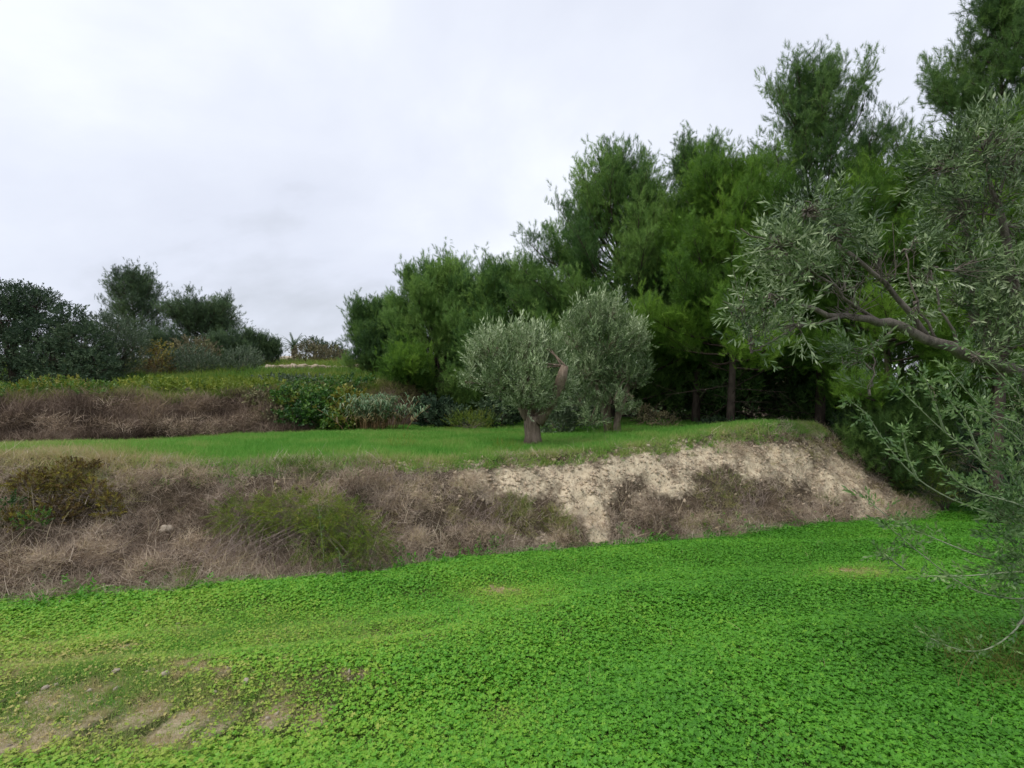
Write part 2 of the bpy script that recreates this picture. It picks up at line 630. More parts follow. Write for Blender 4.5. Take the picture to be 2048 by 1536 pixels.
# ------------------------------------------------------------------ the ground
M_lawn = ground_mat('lawn_soil', (0.07, 0.095, 0.022), (0.66, 0.55, 0.38), (0.44, 0.35, 0.21))  # covered tone kept dark, painting shade into the gaps of the turf
M_bank = ground_mat('bank_earth', (0.11, 0.082, 0.055), (0.78, 0.67, 0.48), (0.50, 0.40, 0.27), 10.0)  # covered tone darkened to stand for shade between the brush tufts
M_terr = ground_mat('terrace_soil', (0.06, 0.10, 0.022), (0.36, 0.30, 0.18), (0.22, 0.18, 0.10))
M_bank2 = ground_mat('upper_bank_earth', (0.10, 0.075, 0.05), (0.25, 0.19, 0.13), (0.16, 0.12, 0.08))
M_hill = ground_mat('hillside_soil', (0.11, 0.12, 0.04), (0.30, 0.23, 0.13), (0.20, 0.15, 0.08), 6.0)

BARE = [(150, 1372, 95, 17), (390, 1338, 95, 22, 1.1), (560, 1318, 55, 12), (370, 1425, 150, 34), (140, 1430, 150, 42), (545, 1430, 70, 40),
        (60, 1480, 110, 50), (700, 1352, 75, 20), (340, 1485, 60, 22), (1710, 1146, 60, 9, .9), (1010, 1180, 45, 14, .6), (880, 1275, 35, 9, .7),
        (640, 1440, 60, 22, .7), (250, 1290, 50, 12, .5), (1190, 1455, 30, 14, .5)]
THIN = [(200, 1400, 480, 130), (560, 1270, 420, 60, .7), (1010, 1190, 130, 30, .6), (1720, 1148, 130, 16, .7), (1010, 1440, 60, 35, .5)]


def lawn_bare(x, y, raw=False):
    px, py = to_px(x, y, lawn_z(x, y))
    n = .35 * fbm(x, y, .30, 4, 61) + .65 * fbm(x, y, .075, 2, 63)
    b = blobs(px, py, BARE) * np.where(y > 0.6, 1, 0)
    if raw:
        return np.clip(.85 * b + 2.6 * (n - .5), 0, 1) * sstep(.02, .3, b), None
    return np.clip(b * .9 + 3.4 * (n - .5) - .42, 0, 1) * sstep(.02, .4, b), np.clip(blobs(px, py, THIN), 0, 1) * np.where(y > 0.6, 1, 0)


BANKBARE = [(860, 925, 110, 26), (940, 960, 60, 30, .8), (980, 985, 40, 30, .6), (1060, 960, 90, 40), (1180, 960, 60, 60), (1180, 1010, 22, 50, 1.4), (1198, 1060, 20, 40, 1.6), (1220, 1098, 20, 16, 1.6), (1290, 930, 120, 40), (1400, 910, 130, 34),
            (1330, 970, 60, 28), (1560, 925, 130, 45, .9), (1680, 960, 60, 50, 1.1), (1740, 1010, 40, 40, 1.1), (1290, 985, 40, 30, .6), (370, 1030, 40, 40, .45), (480, 975, 60, 30, .4),
            (1090, 1080, 40, 30, .5), (1790, 980, 30, 40, .7), (1150, 1000, 40, 60, 1.0)]


def bank_bare(x, y, z):
    px, py = to_px(x, y, z)
    n = fbm(x, y, .35, 4, 71)
    return np.clip(blobs(px, py, BANKBARE) * (0.35 + 1.25 * n), 0, 1)


HILLBARE = [(560, 744, 60, 5), (640, 750, 80, 6), (720, 755, 50, 6), (690, 738, 60, 5)]


def axis(a, b, step, far, grow=1.13):
    core = np.arange(a, b + 1e-6, step)
    out = []; s = step; p = core[-1]
    while p < far:
        s *= grow; p += s; out.append(p)
    inn = []; s = step; p = core[0]
    while p > -far:
        s *= grow; p -= s; inn.append(p)
    return np.array(inn[::-1] + list(core) + out)


xs = axis(-11.5, 12.5, 0.085, 3000, 1.16)
ys = np.concatenate([axis(4.6, 13.6, 0.07, 4000, 1.16)])
GX, GY = np.meshgrid(xs, ys, indexing='ij')
# keep the sheet from running far behind the photographer at full tilt
GZ = ground_z(GX, GY)
nx, ny = GX.shape
d1, w1 = bank1(GX, GY); d2, w2 = bank2(GX, GY)
lb, lt = lawn_bare(GX, GY, True)
bb = bank_bare(GX, GY, GZ)
VB = {'lawn': np.clip(lb + .0, 0, 1), 'bank': np.clip(bb, 0, 1), 'terr': np.clip(fbm(GX, GY, .8, 3, 81) * .7 - .15, 0, 1),
      'bank2': fbm(GX, GY, .9, 3, 83), 'hill': np.clip(fbm(GX, GY, 4, 3, 85) * 1.3 - .1 + 1.2 * blobs(*to_px(GX, GY, GZ), HILLBARE) * (GY > 25), 0, 1)}
idx = np.arange(nx * ny).reshape(nx, ny)
q = np.stack([idx[:-1, :-1], idx[1:, :-1], idx[1:, 1:], idx[:-1, 1:]], -1).reshape(-1, 4)


def fmid(A):
    return ((A[:-1, :-1] + A[1:, :-1] + A[1:, 1:] + A[:-1, 1:]) / 4).reshape(-1)


r1 = fmid(d1 / w1); r2 = fmid(d2 / w2)
reg = np.where(r2 > 1.0, 4, np.where(r2 > 0, 3, np.where(r1 > 1.0, 2, np.where(r1 > 0, 1, 0))))
ALLV = np.stack([GX.ravel(), GY.ravel(), GZ.ravel()], -1)
for k, (nm, key, mt, lab, cat) in enumerate([
        ('lower_lawn', 'lawn', M_lawn, 'sloping ground of the lower lawn in the foreground', 'ground'),
        ('earth_bank', 'bank', M_bank, 'pale crumbling earth slope between the two green terraces', 'bank'),
        ('terrace_field', 'terr', M_terr, 'level ground of the upper terrace around the olive trees', 'ground'),
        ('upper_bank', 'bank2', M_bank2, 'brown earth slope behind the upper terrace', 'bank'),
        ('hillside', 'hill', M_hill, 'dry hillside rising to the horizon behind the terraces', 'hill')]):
    qq = q[reg == k]
    used = np.unique(qq)
    remap = np.full(nx * ny, -1); remap[used] = np.arange(len(used))
    qq = remap[qq]
    g = G()
    g.add(ALLV[used], np.concatenate([qq[:, [0, 1, 2]], qq[:, [0, 2, 3]]]), VB[key].ravel()[used])
    o = g.build(nm, mt, smooth=True)
    tag(o, lab, cat, kind='structure')


# ------------------------------------------------------------------ turf, dry brush: uncountable plants
M_clover = leaf_mat('clover_leaf', [(0.068, 0.24, 0.020), (0.125, 0.37, 0.030), (0.22, 0.46, 0.040), (0.35, 0.47, 0.065), (0.52, 0.45, 0.16)], 0.5, 0.30, instancer=True,
                    poss=[0, .3, .55, .8, 1])
M_grass = leaf_mat('short_grass', [(0.11, 0.33, 0.04), (0.19, 0.42, 0.065), (0.33, 0.43, 0.11), (0.52, 0.44, 0.23)], 0.6, 0.3, instancer=True)
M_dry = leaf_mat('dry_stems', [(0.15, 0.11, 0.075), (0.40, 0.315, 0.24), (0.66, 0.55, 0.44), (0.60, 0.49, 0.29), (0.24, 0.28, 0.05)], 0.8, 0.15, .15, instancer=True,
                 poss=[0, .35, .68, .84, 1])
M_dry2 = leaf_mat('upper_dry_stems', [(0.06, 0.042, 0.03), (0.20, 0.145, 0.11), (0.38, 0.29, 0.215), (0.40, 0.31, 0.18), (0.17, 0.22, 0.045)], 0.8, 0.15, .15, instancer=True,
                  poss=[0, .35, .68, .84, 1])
M_herb = leaf_mat('herb_leaf', [(0.06, 0.15, 0.02), (0.12, 0.23, 0.03), (0.24, 0.28, 0.05), (0.38, 0.29, 0.13)], 0.55, 0.3, instancer=True)

rng = np.random.default_rng(11)


def rand_in(x0, x1, y0, y1, per):
    n = int((x1 - x0) * (y1 - y0) * per)
    return x0 + rng.random(n) * (x1 - x0), y0 + rng.random(n) * (y1 - y0)


def seen(x, y, slack=0.7):
    """the strip of ground the camera sees, with a margin for a step to the side"""
    return (np.abs(x) < 1.08 * y + slack) & (y > .6)


# clover on the lower lawn
x, y = rand_in(-10, 17, .6, 14.5, 9600)
k = seen(x, y, 2.6) & ((np.abs(x) < 1.08 * y + .7) | (rng.random(len(x)) < .6)); x = x[k]; y = y[k]
d, w = bank1(x, y)
k = d < 0.10; x = x[k]; y = y[k]; d = d[k]
b, th = lawn_bare(x, y)
n = fbm(x, y, .5, 4, 91)
far = np.clip((y - 4) / 6, 0, 1)
p = (1 - .90 * sstep(.12, .75, b)) * (1 - .68 * th) * (1 - .25 * sstep(4, 2.5, y)) * np.clip(.15 + 1.6 * n, 0, 1) * (1 - .25 * far)
k = rng.random(len(x)) < p
x = x[k]; y = y[k]; b = b[k]; th = th[k]; d = d[k]
px, py = to_px(x, y, lawn_z(x, y))
n2 = fbm(x, y, .9, 3, 93)
tint = 0.26 + .45 * th + .30 * np.clip((1250 - px) / 1250, -.35, 1) + .35 * (n2 - .5) + .11 * rng.normal(size=len(x)) + .35 * b
tint = tint - .12 * np.exp(-(d / .35) ** 2)
scl = (.85 + .5 * rng.random(len(x))) * (1 - .45 * th) * .67 * (.8 + .5 * fbm(x, y, .3, 2, 94)) * (1 + .45 * np.exp(-(d / .3) ** 2))
z = ground_z(x, y) + .006 * rng.normal(size=len(x)) - .012 * th
scatter('clover', 'bright green clover carpeting the lower lawn', 'clover', np.stack([x, y, z], -1), tint, scl,
        [proto_clover(i, .025 + .006 * (i % 3), .02 + .011 * (i % 3)) for i in range(6)], M_clover, .30, 2)

# thin short grass among the clover, mostly on the worn left side
x, y = rand_in(-10, 17, .6, 14.0, 4000)
k = seen(x, y, 2.6); x = x[k]; y = y[k]
d, w = bank1(x, y)
k = d < 0.05; x = x[k]; y = y[k]
b, th = lawn_bare(x, y)
n = fbm(x, y, .4, 4, 95)
k = rng.random(len(x)) < (.22 + 1.1 * th) * (1 - .25 * sstep(.2, .8, b)) * (.5 + 1.0 * n)
x = x[k]; y = y[k]; b = b[k]; th = th[k]
tint = .36 + 1.1 * (fbm(x, y, .45, 3, 97) - .4) + .15 * rng.normal(size=len(x)) + .6 * b + .12 * th
scatter('short_grass', 'short yellowish grass on the worn left side of the lower lawn', 'grass', np.stack([x, y, ground_z(x, y)], -1), tint,
        .7 + .6 * rng.random(len(x)), [proto_strands(200 + i, 14, .05, .0035, 1.2, .6, 2) for i in range(5)], M_grass, .2, 3)

# grass of the upper terrace, denser and greener towards the middle
x, y = rand_in(-19, 13, 5.5, 21, 480)
d, w = bank1(x, y); dd, ww = bank2(x, y)
k = (d > .88 * w) & (dd < .25 * ww) & seen(x, y, 2.4); x = x[k]; y = y[k]; d = d[k]; w = w[k]
zz = ground_z(x, y)
px, py = to_px(x, y, zz)
edge = np.exp(-((d - w) / .55) ** 2)
leftdry = sstep(520, 60, px)
tint = .28 + .30 * edge * np.where(px > 900, .8, 1.1) + .40 * leftdry + .8 * (fbm(x, y, .8, 4, 99) - .45) + .14 * rng.normal(size=len(x))
scatter('terrace_grass', 'green grass covering the upper terrace around the olive trees', 'grass', np.stack([x, y, zz], -1), tint,
        (.8 + .5 * rng.random(len(x))), [proto_strands(220 + i, 18, .05 + .022 * i, .009, 1.1, .5, 2) for i in range(5)], M_grass, .2, 4)

# dry grey-brown brush matting the lower bank
x, y = rand_in(-13, 12.5, 2.0, 15.5, 620)
d, w = bank1(x, y)
k = (d > -.10) & (d < 1.12 * w) & seen(x, y, 2.4); x = x[k]; y = y[k]; d = d[k]; w = w[k]
zz = ground_z(x, y)
bb = bank_bare(x, y, zz)
px, py = to_px(x, y, zz)
n = fbm(x, y, .5, 4, 101)
t = d / w
cover = np.where(px < 860, 1.0, np.clip(.34 + .5 * sstep(1000, 1040, py) + .35 * sstep(1700, 1850, px), 0, 1))
n = .5 * n + .5 * fbm(x, y, .22, 2, 102)
pr = cover * (1 - .80 * sstep(.15, .6, bb)) * np.clip(5.0 * (n - .34), .08, 1.0) * (1 - .6 * sstep(.95, 1.1, t))
k = rng.random(len(x)) < pr
x = x[k]; y = y[k]; zz = zz[k]; px = px[k]; py = py[k]; t = t[k]
hue = fbm(x, y, .6, 3, 103)
tint = -.05 + .85 * hue + .16 * rng.normal(size=len(x)) + .25 * (n[k] - .5)
g = blobs(px, py, [(150, 940, 130, 60, .5), (1030, 1020, 60, 40, .55), (1110, 1045, 50, 40, .5), (1440, 990, 110, 60, .5), (1650, 905, 110, 25, .6), (1800, 985, 60, 60, .35), (60, 905, 220, 25, .6), (900, 1000, 100, 60, .3)])
k = rng.random(len(x)) < g
tint = np.where(k, .9 + .1 * rng.random(len(x)), np.minimum(tint, .8))
scatter('dry_brush', 'grey brown dry brush matting the lower bank', 'dry brush', np.stack([x, y, zz], -1), tint,
        (.45 + .9 * rng.random(len(x)) ** 1.5) * (1 - .25 * sstep(.7, 1.0, t)), [proto_strands(240 + i, 34, .20, .0040, 1.1, 1.5, 3) for i in range(7)], M_dry, .5, 5)

# dry brush on the bank behind the terrace
x, y = rand_in(-24, -2, 9, 24, 130)
d, w = bank2(x, y)
k = (d > -.2) & (d < 1.15 * w) & seen(x, y, 2.4); x = x[k]; y = y[k]; d = d[k]; w = w[k]
zz = ground_z(x, y); px, py = to_px(x, y, zz)
n = fbm(x, y, .8, 4, 105)
k = rng.random(len(x)) < np.clip(.25 + 1.3 * n, 0, 1); x = x[k]; y = y[k]; zz = zz[k]; px = px[k]; d = d[k]; w = w[k]
tint = np.minimum(-.25 + 1.25 * fbm(x, y, 1.0, 4, 107) + .13 * rng.normal(size=len(x)), .8)
gr = sstep(.75, 1.05, d / w) * .75 + sstep(470, 640, px) * .6 * sstep(.3, .8, d / w)
tint = np.where(rng.random(len(x)) < gr, .88 + .12 * rng.random(len(x)), tint)
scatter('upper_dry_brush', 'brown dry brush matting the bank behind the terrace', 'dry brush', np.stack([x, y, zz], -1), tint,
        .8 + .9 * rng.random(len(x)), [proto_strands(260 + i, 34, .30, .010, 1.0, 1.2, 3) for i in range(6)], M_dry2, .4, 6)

# scrub and dry grass over the hillside
u = rng.random(26000); y = 17 * np.exp(u * math.log(120 / 17))
x = y * (-1.15 + 1.05 * rng.random(len(y)))
d, w = bank2(x, y)
k = d > .9 * w; x = x[k]; y = y[k]
zz = ground_z(x, y); px, py = to_px(x, y, zz)
n = fbm(x, y, 2.0, 4, 109)
k = rng.random(len(x)) > .9 * blobs(px, py, HILLBARE) * (y > 25)
x = x[k]; y = y[k]; zz = zz[k]; px = px[k]; n = n[k]
tint = np.clip(.35 + .9 * (n - .45) + .12 * rng.normal(size=len(x)) + .35 * sstep(35, 60, y), 0, 1)
scatter('hillside_scrub', 'low yellow green scrub and dry grass over the hillside', 'scrub', np.stack([x, y, zz], -1), tint,
        (.8 + .6 * rng.random(len(x))) * (y / 22) ** .6, [proto_strands(280 + i, 26, .34, .022, .9, .7, 2) for i in range(5)], M_herb, .25, 7)

# taller grass fringe along the top edge of the bank and over the crest of the mound
x, y = rand_in(-11, 12.5, 5, 16.5, 100)
d, w = bank1(x, y)
t = d / w
k = (t > .80) & (d < w + .55) & seen(x, y, 2.4); x = x[k]; y = y[k]; t = t[k]
zz = ground_z(x, y); px, py = to_px(x, y, zz)
k = rng.random(len(x)) < np.clip(1.4 * fbm(x, y, .5, 3, 111) - .15 + .8 * sstep(1500, 1620, px) + .5 * sstep(500, 200, px), 0, 1) * np.where((px > 860) & (px < 1420), .35, 1)
x = x[k]; y = y[k]; zz = zz[k]; px = px[k]
tint = .45 + .25 * sstep(400, 100, px) + .55 * (fbm(x, y, .5, 3, 113) - .5) + .12 * rng.normal(size=len(x))
scatter('edge_grass', 'olive green grass fringe along the top of the lower bank', 'grass', np.stack([x, y, zz], -1), tint,
        .7 + .7 * rng.random(len(x)), [proto_strands(300 + i, 20, .12, .005, .9, .8, 3) for i in range(5)], M_grass, .2, 8)
# ------------------------------------------------------------------ trees
M_bark = rough_mat('pine_bark', (0.04, 0.03, 0.024), (0.13, 0.10, 0.08), 9, .8, (1, 1, .35))
M_obark = rough_mat('olive_bark', (0.085, 0.072, 0.058), (0.29, 0.25, 0.205), 14, 1.0, (1, 1, .3), dist=.04)
M_obark2 = rough_mat('old_olive_bark', (0.12, 0.085, 0.06), (0.36, 0.28, 0.21), 14, 1.0, (1, 1, .3), dist=.04)
M_twig = rough_mat('dry_twig', (0.13, 0.10, 0.08), (0.30, 0.25, 0.20), 20, .3)
PINE = [proto_pine(i) for i in range(5)]
PINE_DEEP = [proto_pine(20 + i, 8, .3, .22, .065) for i in range(4)]
M_pine_d = leaf_mat('pine_needles_dark', [(0.052, 0.115, 0.036), (0.112, 0.215, 0.055), (0.195, 0.325, 0.08)], .55, .3)
M_pine_m = leaf_mat('pine_needles_mid', [(0.064, 0.145, 0.038), (0.148, 0.275, 0.062), (0.26, 0.41, 0.095)], .55, .35)
M_pine_b = leaf_mat('pine_needles_bright', [(0.072, 0.16, 0.024), (0.14, 0.28, 0.034), (0.23, 0.39, 0.05)], .5, .35)
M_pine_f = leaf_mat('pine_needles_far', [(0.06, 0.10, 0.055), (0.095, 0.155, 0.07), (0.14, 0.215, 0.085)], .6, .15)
M_olive = leaf_mat('olive_leaf', [(0.055, 0.10, 0.036), (0.145, 0.225, 0.082), (0.28, 0.37, 0.17), (0.46, 0.54, 0.32)], .42, .12, .5)
M_olive2 = leaf_mat('young_olive_leaf', [(0.07, 0.14, 0.045), (0.14, 0.25, 0.08), (0.24, 0.36, 0.12), (0.32, 0.43, 0.19)], .42, .18, .5)

GA = 2.39996
_cols = {'pine_needles_dark': [(0.052, 0.115, 0.036), (0.112, 0.215, 0.055), (0.195, 0.325, 0.08)], 'pine_needles_mid': [(0.064, 0.145, 0.038), (0.148, 0.275, 0.062), (0.26, 0.41, 0.095)],
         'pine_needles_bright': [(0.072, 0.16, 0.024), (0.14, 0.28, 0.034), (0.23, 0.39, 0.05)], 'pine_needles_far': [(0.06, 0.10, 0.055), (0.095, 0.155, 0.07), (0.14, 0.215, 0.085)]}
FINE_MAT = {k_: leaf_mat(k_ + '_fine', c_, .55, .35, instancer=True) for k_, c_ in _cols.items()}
PINE_FINE = [proto_pine(40 + i_, 34, .22, .115, .0075, .85) for i_ in range(5)]


def pine(label, px, top, d, Rm, cb=.1, mat=None, seed=0, limbs=64, shoots=110, prof=None, x=None, group='pines of the wood on the right', name='pine_tree', big=1.0,
         rise=(-.12, .95), dead=0, lean=(0, 0), protos=None, bulk=.95):
    rng = np.random.default_rng(1000 + seed)
    mat = mat or M_pine_d
    X = (px - 1024) / F * d
    base = np.array([X, d, gz(X, d) - .05])
    H = EYE + (768 - top) / F * d - base[2] - .3 * Rm - .42 * big
    tp = np.linspace(0, 1, 9)
    tr = np.stack([base[0] + lean[0] * tp ** 1.5 + .12 * np.sin(tp * 5 + seed), base[1] + lean[1] * tp ** 1.5 + .10 * np.sin(tp * 4 + 2 * seed), base[2] + tp * H * .97], -1)
    root = thing(name, label, 'tree', base, group)
    gt = G(); r0 = .014 * H + .03
    gt.tube(tr, r0 * (1 - .93 * tp ** .9), 7, bumpy=.2, rng=rng)
    gt_b = G()
    prof = prof or [(0, .55), (.12, .9), (.35, 1.0), (.6, .8), (.8, .52), (.93, .24), (1, .05)]
    ph, pw = zip(*prof)
    sp, sdir, sv, ss = [], [], [], []
    subs = []
    PR = protos or PINE
    A, B, ra, rb = [], [], [], []
    for i in range(limbs):
        u = (i + rng.random()) / limbs
        u = u ** .85
        t = cb + (1 - cb) * u * .985
        az = i * GA + .5 * rng.normal()
        Lr = Rm * np.interp(u, ph, pw) * (.82 + .45 * rng.random()) + .15
        p0 = np.array([np.interp(t, tp, tr[:, j]) for j in range(3)])
        e0 = rise[0] + (rise[1] - rise[0]) * u + .12 * rng.normal()
        m = 7
        pts = [p0]; dirv = np.array([math.cos(az) * math.cos(e0), math.sin(az) * math.cos(e0), math.sin(e0)])
        for j in range(m):
            dirv = dirv + np.array([.10 * rng.normal(), .10 * rng.normal(), .085 + .03 * rng.normal()]); dirv /= np.linalg.norm(dirv)
            pts.append(pts[-1] + dirv * Lr / m)
        pts = np.array(pts)
        rl = .012 + .011 * Lr
        gt_b.tube(pts, np.linspace(rl, .006, m + 1), 4)
        ns = max(5, int(4 + Lr * 4.0))
        hue = .47 + .27 * rng.normal()
        for s_ in np.linspace(.28, 1.0, ns):
            q0 = np.array([np.interp(s_ * m, np.arange(m + 1), pts[:, j]) for j in range(3)])
            kk = min(int(s_ * m), m - 1)
            dl = pts[kk + 1] - pts[kk]; dl /= np.linalg.norm(dl)
            side = np.cross(dl, [0, 0, 1.0]) * rng.choice([-1, 1]) * (.4 + .7 * rng.random())
            d2_ = dl * .8 + side + np.array([0, 0, .35 + .3 * rng.random()]); d2_ /= np.linalg.norm(d2_)
            l2 = (.22 + .32 * Lr * (1.15 - s_)) * (.7 + .6 * rng.random())
            if s_ > .97:
                d2_ = dl + np.array([0, 0, 1.2]); d2_ /= np.linalg.norm(d2_); l2 = .35 + .3 * rng.random()
            q1 = q0 + d2_ * l2
            A.append(q0); B.append(q1); ra.append(.009); rb.append(.004)
            subs.append((q0, q1, d2_, l2, hue, (.35 + l2) * (.9 + .55 * Lr)))
    wt = np.array([q_[5] for q_ in subs]); alloc = np.maximum((wt / wt.sum() * shoots).astype(int), 2)
    for (q0, q1, d2_, l2, hue, _), nsh in zip(subs, alloc):
        f_ = rng.random(nsh) ** .7
        pos = q0 + (q1 - q0) * f_[:, None] + rng.normal(size=(nsh, 3)) * (.115 + .06 * l2) * big
        dd = d2_[None] * .5 + np.array([0, 0, .6]) + rng.normal(size=(nsh, 3)) * .40
        sp.append(pos); sdir.append(dd); sv.append(np.clip(hue + .18 * rng.normal(size=nsh), 0, 1)); ss.append((.7 + .5 * rng.random(nsh)) * big)
    # leader
    nl = 26
    top3 = tr[-1]
    sp.append(top3 + np.stack([.10 * rng.normal(size=nl), .10 * rng.normal(size=nl), -.7 + .75 * rng.random(nl)], -1)); sdir.append(np.tile([0, 0, 1.], (nl, 1)) + .35 * rng.normal(size=(nl, 3)))
    sv.append(np.full(nl, .5)); ss.append(np.full(nl, big))
    if dead:
        for i in range(dead):
            t = .03 + cb * rng.random() * .95
            az = rng.random() * 6.283
            p0 = np.array([np.interp(t, tp, tr[:, j]) for j in range(3)])
            L_ = Rm * (.3 + .6 * rng.random())
            dv = np.array([math.cos(az), math.sin(az), .1 + .25 * rng.normal()])
            p1 = p0 + dv * L_
            A.append(p0); B.append(p1); ra.append(.016); rb.append(.005)
            for j in range(7):
                s_ = .3 + .7 * rng.random(); q0 = p0 + (p1 - p0) * s_
                A.append(q0); B.append(q0 + (dv + rng.normal(size=3) * .7) * L_ * .28); ra.append(.006); rb.append(.002)
    gt_b.sticks(np.array(A), np.array(B), np.array(ra), np.array(rb))
    sp = np.concatenate(sp); sdir = np.concatenate(sdir); sv = np.concatenate(sv); ss = np.concatenate(ss)
    if protos is None:
        # the bulk of the needles, far too many to count, round the larger tufts
        m_ = np.repeat(np.arange(len(sp)), 2)
        m_ = m_[rng.random(len(m_)) < bulk]
        p2 = sp[m_] + rng.normal(size=(len(m_), 3)) * .10 * big - base
        scatter('needles', None, None, p2, sv[m_] + .1 * rng.normal(size=len(m_)), ss[m_] * 1.05, PINE_FINE, FINE_MAT[mat.name], seed=seed,
                frame=frames(sdir[m_] + .35 * rng.normal(size=(len(m_), 3)), rng), parent=root)
    gc = G()
    sel = rng.integers(0, len(PR), len(sp))
    fr = frames(sdir, rng)
    for k_ in range(len(PR)):
        m_ = sel == k_
        gc.inst(PR[k_], sp[m_], fr[m_], ss[m_], sv[m_])
    gt.build('trunk', M_bark, root, True, base)
    gt_b.build('branches', M_bark, root, False, base)['kind'] = 'stuff'
    gc.build('crown', mat, root, False, base)
    return root


def clump_pts(rng, c, r, n, fill=.55):
    """points in an ellipsoid, biased outward, and the outward direction"""
    u = rng.normal(size=(n, 3)); u /= np.linalg.norm(u, axis=1)[:, None]
    rad = fill + (1 - fill) * rng.random(n) ** .6
    rad *= .85 + .3 * rng.random(n)
    return c + u * np.asarray(r) * rad[:, None], u


def px_clump(px, py, d, rx, ry, n, rd=None):
    return (at(px, py, d), np.array([rx, rd if rd else rx, ry]) * d / F, n)


def bush(name, label, cat, base, clumps, protos, mat, seed=0, up=.5, out=.6, jit=.35, scl=(.8, 1.25), group=None, stems=5, stem_r=.02, smat=None, val=(.5, .2), parts=('stem', 'foliage'),
         trunk=None, fill=.5, droop=0.0, spike=0.0, dens=1.0, shrink=1.0):
    """plant made of leafy clumps carried by stems that leave the base"""
    rng = np.random.default_rng(3000 + seed)
    base = np.asarray(base, float)
    root = thing(name, label, cat, base, group)
    smat = smat or M_twig
    gs = G(); gf = G()
    if trunk is not None:
        for pts, rad in trunk:
            gs.tube(pts, rad, 9, bumpy=.28, rng=rng)
    A, B = [], []
    for c, r, n in clumps:
        n = int(n * dens); r = r * shrink
        pos, u = clump_pts(rng, c, r, n, fill)
        dr = u * out + np.array([0, 0, up]) + rng.normal(size=pos.shape) * jit
        if droop:
            dr[:, 2] -= droop * np.abs(rng.normal(size=n))
        hue = val[0] + val[1] * .5 * rng.normal()
        v = np.clip(hue + val[1] * rng.normal(size=n), 0, 1)
        s_ = scl[0] + (scl[1] - scl[0]) * rng.random(n)
        if spike:
            sk = (rng.random(n) < spike) & (u[:, 2] > .1)
            dr[sk] = np.array([0, 0, 1.]) + .22 * rng.normal(size=(sk.sum(), 3)); s_[sk] *= 1.9; v[sk] = np.clip(v[sk] + .2, 0, 1)
        fr = frames(dr, rng)
        sel = rng.integers(0, len(protos), n)
        for k_ in range(len(protos)):
            m_ = sel == k_
            gf.inst(protos[k_], pos[m_], fr[m_], s_[m_], v[m_])
        # twigs inside the clump, stems from the base
        nt_ = min(n // 4 + 2, 90)
        j = rng.integers(0, n, nt_)
        A.append(c + (pos[j] - c) * .15 - np.array([0, 0, .35]) * r[2]); B.append(pos[j])
        org = base if trunk is None else np.asarray(trunk[min(len(trunk) - 1, int(rng.integers(0, len(trunk))))][0][-1])
        for _ in range(stems):
            tgt = c + rng.normal(size=3) * r * .25
            st = org + np.array([rng.normal() * .04, rng.normal() * .04, 0])
            tt = np.linspace(0, 1, 5)[:, None]
            P = st + (tgt - st) * tt + np.array([0, 0, 1]) * (np.sin(tt * np.pi) * .08 * np.linalg.norm(tgt - st)) + rng.normal(size=(5, 3)) * .015 * np.linalg.norm(tgt - st) * np.sin(tt * np.pi)
            gs.tube(P, np.linspace(stem_r, stem_r * .3, 5), 5)
    A = np.concatenate(A); B = np.concatenate(B)
    gs.sticks(A, B, stem_r * .25, stem_r * .1)
    gs.build(parts[0], smat, root, True, base)
    gf.build(parts[1], mat, root, False, base)
    return root


# --- the pine wood on the right
WOOD = 'pines of the wood on the right'
pine('slim dark pine at the far left end of the wood', 762, 612, 27, 1.6, .02, M_pine_d, 1, 58, 5600, [(0, .75), (.2, 1), (.5, 1), (.78, .9), (.93, .6), (1, .3)], big=1.3)
pine('rounded pine behind the cane clump, second from the left of the wood', 880, 533, 24, 2.65, .02, M_pine_m, 2, 76, 10000, [(0, .8), (.2, 1), (.55, .98), (.8, .82), (.93, .6), (1, .3)], big=1.2)
pine('pale green pine standing directly behind the pollarded olive tree', 1003, 527, 22, 2.15, .03, M_pine_m, 3, 70, 9000, [(0, .9), (.25, 1), (.6, .98), (.82, .8), (.94, .55), (1, .25)], big=1.15)
pine('broad tall pine with a pointed top, left of the tallest one', 1228, 250, 20, 4.2, .02, M_pine_m, 4, 130, 16000, [(0, 1.0), (.15, 1.02), (.35, .95), (.55, .76), (.75, .54), (.9, .36), (1, .14)], dead=6, big=1.1)
pine('narrow dark pine between the broad pointed pine and the tallest one', 1395, 255, 18.6, 2.2, .25, M_pine_d, 5, 54, 6000, [(0, .8), (.3, 1), (.65, .85), (.85, .65), (.95, .4), (1, .1)], dead=8)
pine('bright green pine leaning out in front of the narrow dark one', 1460, 290, 15.6, 2.5, .25, M_pine_b, 6, 74, 9500, [(0, 1.05), (.2, 1), (.5, .85), (.8, .6), (.94, .4), (1, .15)], dead=14)
pine('tallest pine with an open ragged crown against the sky', 1637, 90, 16.6, 2.9, .26, M_pine_d, 7, 72, 9500, [(0, 1), (.25, 1), (.6, .85), (.8, .75), (.93, .5), (1, .15)], dead=14, rise=(-.05, 1.1), bulk=.6)
pine('bright yellow green pine below the tallest pine, to its right', 1775, 286, 14.0, 2.2, .24, M_pine_b, 8, 54, 6500, [(0, 1), (.3, 1), (.6, .9), (.85, .65), (.95, .4), (1, .1)], dead=12)
pine('large pine cut off by the right edge of the picture', 2000, -90, 12.6, 2.0, .36, M_pine_d, 9, 60, 6500, [(0, .8), (.25, 1), (.6, .95), (.85, .7), (1, .2)], dead=10)
pine('bright green young pine in front of the large right edge pine', 2010, 195, 11.6, 1.4, .35, M_pine_b, 10, 42, 3800, [(0, .9), (.4, 1), (.8, .7), (1, .1)], dead=6)
